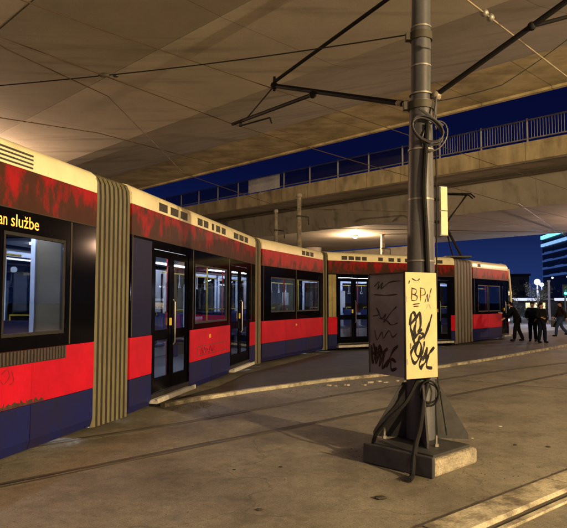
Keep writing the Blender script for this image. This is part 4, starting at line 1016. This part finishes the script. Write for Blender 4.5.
M['wall_far'] = mat('far_wall_plaster', (.16, .15, .15), .9, var=.3, scale=.4)
M['roof_far'] = mat('far_roof', (.06, .05, .05), .9)
M['winlit'] = emit('lit_window', (1.0, .75, .4), 1.4); M['windark'] = mat('dark_window', (.02, .025, .04), .2)
def block(x, y, w, d, h, label, floors, cols, ang=0):
    t = thing('apartment_block', (x, y, 0), label, 'building', 'buildings beyond the bridges')
    ca_, sa_ = math.cos(ang), math.sin(ang)
    tf = lambda p: Vector((x + p[0] * ca_ - p[1] * sa_, y + p[0] * sa_ + p[1] * ca_, p[2]))
    mb = MB(tf); mb.box((-w / 2, 0, 0), (w / 2, d, h)); mb.build('wall', 'wall_far', t)
    mb = MB(tf); mb.box((-w / 2 - .4, -.4, h + .003), (w / 2 + .4, d + .4, h + .6)); mb.build('roof', 'roof_far', t)
    for f in range(floors):
        for c in range(cols):
            wx = -w / 2 + w * (c + .5) / cols; wz = h * (f + .35) / floors; ww = w / cols * .22; wh = h / floors * .25
            mb = MB(tf); mb.box((wx - ww, -.06, wz - wh * .6), (wx + ww, .02, wz + wh)); mb.build('window', 'winlit' if random.random() < .22 else 'windark', t)
block(-62, 118, 40, 14, 16, 'long five storey block far behind the tram at the left', 5, 11, R(12))
block(6, 150, 34, 14, 13, 'four storey block far behind the middle of the tram', 4, 9)
block(56, 170, 26, 14, 9, 'low block left of the blue lit office tower', 3, 7, R(-8))

# lit kiosk row with white canopy
kx0, ky = 33.0, 74.0
kio = thing('kiosk_row', (40, 76, 0), 'row of low kiosks with a bright white lit canopy behind the people', 'kiosk')
M['canopy'] = emit('canopy_white', (.80, .86, 1.0), .75); M['kioskfront'] = mat('kiosk_front', (.05, .05, .07), .6)
mb = MB(); mb.box((25.5, 74.5, 0), (50, 78, 1.9)); mb.build('body', 'kioskfront', kio)
mb = MB(); mb.box((25.2, 73.0, 1.95), (50.3, 78.3, 2.12)); mb.build('canopy_roof', 'silver', kio)
mb = MB(); x = 25.2
while x < 50: mb.box((x, 72.93, 1.84), (x + random.uniform(1.2, 2.6), 72.99, 2.18)); x += random.uniform(2.0, 3.2)
mb.build('lit_fascia', 'canopy', kio)
for k in range(7): mb = MB(); xx = 26 + k * 4; mb.box((xx, 74.45, .7), (xx + 2.4, 74.49, 1.6)); mb.build('window', 'winlit' if k % 3 == 1 else 'windark', kio)

def globe(x, y, h, label, e, col=(.72, .78, 1.0), r=.21):
    t = thing('park_lamp', (x, y, 0), label, 'street lamp', 'white globe lamps in the square')
    mb = MB(); mb.cyl((x, y), .09, 0, .5, 12); mb.cyl((x, y), .055, .5, h - r, 12); mb.build('post', 'pole', t)
    mb = MB(); mb.ball((x, y, h), r, 9); mb.build('globe', 'lampwhite', t)
    d = bpy.data.lights.new('lamp_light', 'POINT'); d.energy = e * .8; d.color = col; d.shadow_soft_size = r * 1.05
    o = bpy.data.objects.new('lamp_light', d); COL.objects.link(o); o.parent = t; o.location = (0, -.0, h - r - .35)
    return t
globe(18.4, 43.5, 3.15, 'white globe lamp close behind the standing people', 800)
globe(28.4, 66.0, 3.6, 'taller white globe lamp beside the pale tree', 900)
globe(30.0, 50.0, 3.2, 'white globe lamp at the right edge of the square', 900)
globe(21.5, 60.0, 2.7, 'low white globe lamp just right of the tram nose', 500)
mb = MB(); mb.cyl((25.2, 57.0), .11, 0, 3.6, 12, .09); mb.cyl((25.2, 57.0), .14, 3.6, 3.75, 12); tag(mb.build('post', 'inner'), 'pale upright post between the people and the kiosks', 'post')
# traffic signal with a green light
ts = thing('traffic_light', (23.9, 51.0, 0), 'traffic light showing green at the right edge', 'traffic light')
mb = MB(); mb.cyl((23.9, 51), .07, 0, 2.4, 12); mb.build('post', 'pole', ts)
mb = MB(); mb.box((23.72, 50.9, 2.2), (24.08, 51.1, 3.2)); mb.build('housing', 'rubber', ts, bevel=.03)
M['green'] = emit('signal_green', (.05, 1.0, .75), 10)
for z, m in ((2.98, 'vent'), (2.70, 'vent'), (2.42, 'green')):
    mb = MB(); mb.ball((23.9, 50.88, z), .11, 6, (1, .4, 1)); mb.build('lens', m, ts)
lamp('signal_glow', (23.9, 50.5, 2.42), 18, (.05, 1, .8), ts, .1)

M['leafpale'] = mat('leaf_pale', (.20, .22, .17), .7, var=.4, scale=8); M['leafdark'] = mat('leaf_dark', (.045, .06, .03), .7, var=.4, scale=8)
M['bark'] = mat('bark', (.09, .07, .05), .9, var=.4, scale=14)
def tree(x, y, h, cw, label, leaf, n=1500, seed=1):
    rnd = random.Random(seed)
    t = thing('tree', (x, y, 0), label, 'tree', 'trees in the square')
    mb = MB(); mb.tube([(x, y, 0), (x + .04, y, h * .22), (x - .03, y, h * .42)], .12, 8, .07)
    tips = []
    for k in range(9):
        a = k * 2.4; L = cw * rnd.uniform(.35, .8); b0 = (x, y, h * rnd.uniform(.28, .42)); b1 = (x + math.cos(a) * L * .6, y + math.sin(a) * L * .6, h * rnd.uniform(.45, .7)); b2 = (x + math.cos(a) * L, y + math.sin(a) * L, h * rnd.uniform(.55, .93))
        mb.tube([b0, b1, b2], .045, 5, .012); tips += [b1, b2, tuple((p + q) / 2 for p, q in zip(b1, b2))]
    mb.build('trunk', 'bark', t)
    mb = MB()
    for k in range(n):
        c = rnd.choice(tips); s = rnd.gauss(0, 1); p = Vector((c[0] + rnd.gauss(0, cw * .16), c[1] + rnd.gauss(0, cw * .16), c[2] + rnd.gauss(0, h * .06)))
        a = Vector((rnd.gauss(0, 1), rnd.gauss(0, 1), rnd.gauss(0, 1))).normalized(); b = a.orthogonal().normalized(); q = .075 * rnd.uniform(.7, 1.4)
        mb.add([p - a * q, p + b * q * .5, p + a * q, p - b * q * .5], [(0, 1, 2, 3)], raw=True)
    mb.build('crown', leaf, t)
    return t
tree(27.4, 64.5, 3.9, 1.7, 'small pale tree lit white by a globe lamp', 'leafpale', 1700, 3)
tree(20.6, 56, 3.0, 1.3, 'small bushy tree right of the tram nose', 'leafpale', 900, 5)
tree(34.0, 66, 3.6, 1.8, 'dark tree at the right edge behind the kiosks', 'leafdark', 1200, 8)
# hedge and parked cars as a dark band behind the people
hd = MB(); rr = random.Random(4)
for k in range(5200):
    p = Vector((rr.uniform(19, 44), 58 + rr.uniform(0, 1.4), rr.uniform(.05, 1.25) + .12 * math.sin(k))); a = Vector((rr.gauss(0, 1), rr.gauss(0, 1), rr.gauss(0, 1))).normalized(); b = a.orthogonal().normalized(); q = .10
    hd.add([p - a * q, p + b * q * .5, p + a * q, p - b * q * .5], [(0, 1, 2, 3)])
tag(hd.build('hedge', 'leafdark'), 'long dark clipped hedge behind the group of people', 'hedge')

# ------------------------------------------------------------------ small litter on the ground
def stone(x, y, s, label, m='debris', name='stone'):
    mb = MB(); rr = random.Random(int(x * 1000)); mb.ball((x, y, s * .22), s, 6, (1, .6, .3))
    for v in mb.v: v += Vector((rr.uniform(-1, 1), rr.uniform(-1, 1), rr.uniform(-.3, .3))) * s * .12
    return tag(mb.build(name, m), label, name.replace('_', ' '))
stone(.84, 5.30, .055, 'dark flat lump on the asphalt left of the mast foot')
stone(-.20, 5.02, .030, 'small dark lump on the asphalt at the bottom, left of centre')
stone(-.03, 6.3, .022, 'tiny dark lump in the middle of the asphalt')
stone(-.50, 6.2, .018, 'tiny dark speck on the asphalt below the first doors')
stone(2.95, 8.3, .03, 'pale scrap right of the mast', 'litter', 'paper_scrap')
stone(2.35, 7.6, .022, 'pale crumb just right of the mast foot', 'litter', 'paper_scrap')
stone(3.1, 7.15, .03, 'dark leaf right of the mast foot, farther', 'debris', 'leaf')
stone(2.75, 7.25, .025, 'dark leaf right of the mast foot, nearer', 'debris', 'leaf')
# broken kerb rubble by the platform edge
rr = random.Random(11)
for k in range(12):
    x = .9 + k * .22 + rr.uniform(-.1, .1); y = 12.35 + k * .10 + rr.uniform(-.25, .15)
    mb = MB(); s = rr.uniform(.02, .055)
    for q in range(4):
        c = Vector((x + rr.uniform(-.06, .06), y + rr.uniform(-.04, .04), 0)) if q else Vector((x, y, 0)); w_ = s * rr.uniform(.4, 1.2)
        mb.prism([(c.x + w_ * math.cos(a) * rr.uniform(.6, 1.3), c.y + w_ * math.sin(a) * rr.uniform(.5, 1)) for a in [g_ * 1.05 for g_ in range(6)]], .0, w_ * rr.uniform(.3, .7) + .004)
    tag(mb.build('rubble', 'kerb'), 'pale broken lumps lying along the platform kerb left of the cabinet', 'rubble', 'rubble by the platform kerb')

# loose grit gathered along the kerbs and round the mast foot
rr = random.Random(21); gm = MB()
def grit(x, y, s):
    a0 = rr.uniform(0, 6); gm.add([(x + s * math.cos(a0 + t), y + s * math.sin(a0 + t) * .8, 0) for t in (0, 2.1, 4.2)] + [(x, y, s * .8)], [(0, 1, 2), (0, 1, 3), (1, 2, 3), (2, 0, 3)])
for k in range(420):
    q = k0 + kd * rr.uniform(-3, 12) + kn * (-abs(rr.gauss(0, .16)) - .01); grit(q.x, q.y, rr.uniform(.003, .011))
for k in range(260):
    a = rr.uniform(0, 6.28); q = rr.gauss(.72, .14); grit(PX - .05 + q * math.cos(a), PY - .28 + q * math.sin(a), rr.uniform(.003, .012))
for k in range(420):
    i = rr.randrange(len(edge) - 2); a, b = edge[i], edge[i + 1]; t = rr.random(); grit(a[0] + (b[0] - a[0]) * t + rr.uniform(.15, .55), a[1] + (b[1] - a[1]) * t - rr.uniform(.15, .5), rr.uniform(.004, .014))
for k in range(260): grit(rr.uniform(-3, 6), rr.uniform(4, 12), rr.uniform(.003, .008))
tag(gm.build('grit', mat('grit', (.15, .13, .10), .9, scale=30, c2=(.04, .035, .03))), 'loose grit scattered along the kerbs and the mast foot', 'grit', kind='stuff')
# lamps added beyond the tram to put dots of light in its windows
for k, (x, y, h, wht, lab) in enumerate(((-17, 34, 3.6, 0, 'leftmost'), (-13.5, 30, 3.2, 1, 'second from the left'), (-16.5, 44, 4.2, 1, 'third from the left'), (-11, 36, 3.4, 0, 'fourth from the left'), (-9, 42, 3.0, 1, 'fifth from the left'), (-5, 48, 3.4, 0, 'rightmost'))):
    t = thing('park_lamp', (x, y, 0), lab + ' of the low lamps added behind the tram for dots of light in its windows', 'street lamp', 'low lamps added behind the tram')
    mb = MB(); mb.cyl((x, y), .06, 0, h, 10); mb.build('post', 'pole', t)
    mb = MB(); mb.ball((x, y, h + .12), .16, 6); mb.build('globe', 'lampwhite' if wht else 'lampwarm', t)

rr = random.Random(33)
M['dotwarm'] = emit('far_light_warm', (1, .7, .35), 3); M['dotred'] = emit('far_light_red', (1, .15, .08), 2.5)
for k in range(11):
    x = 60 + k * 4.2 + rr.uniform(-1, 1); y = 132 + rr.uniform(-8, 8); h = rr.uniform(4.5, 7.5)
    t = thing('far_street_light', (x, y, 0), 'small far street light among the dots along the road below the office block', 'street light', 'far street lights')
    mb = MB(); mb.cyl((x, y), .09, 0, h, 8); mb.build('post', 'pole', t)
    mb = MB(); mb.ball((x, y, h + .15), .24, 5); mb.build('bulb', ('dotwarm', 'lampwhite', 'dotwarm', 'dotred')[k % 4], t)
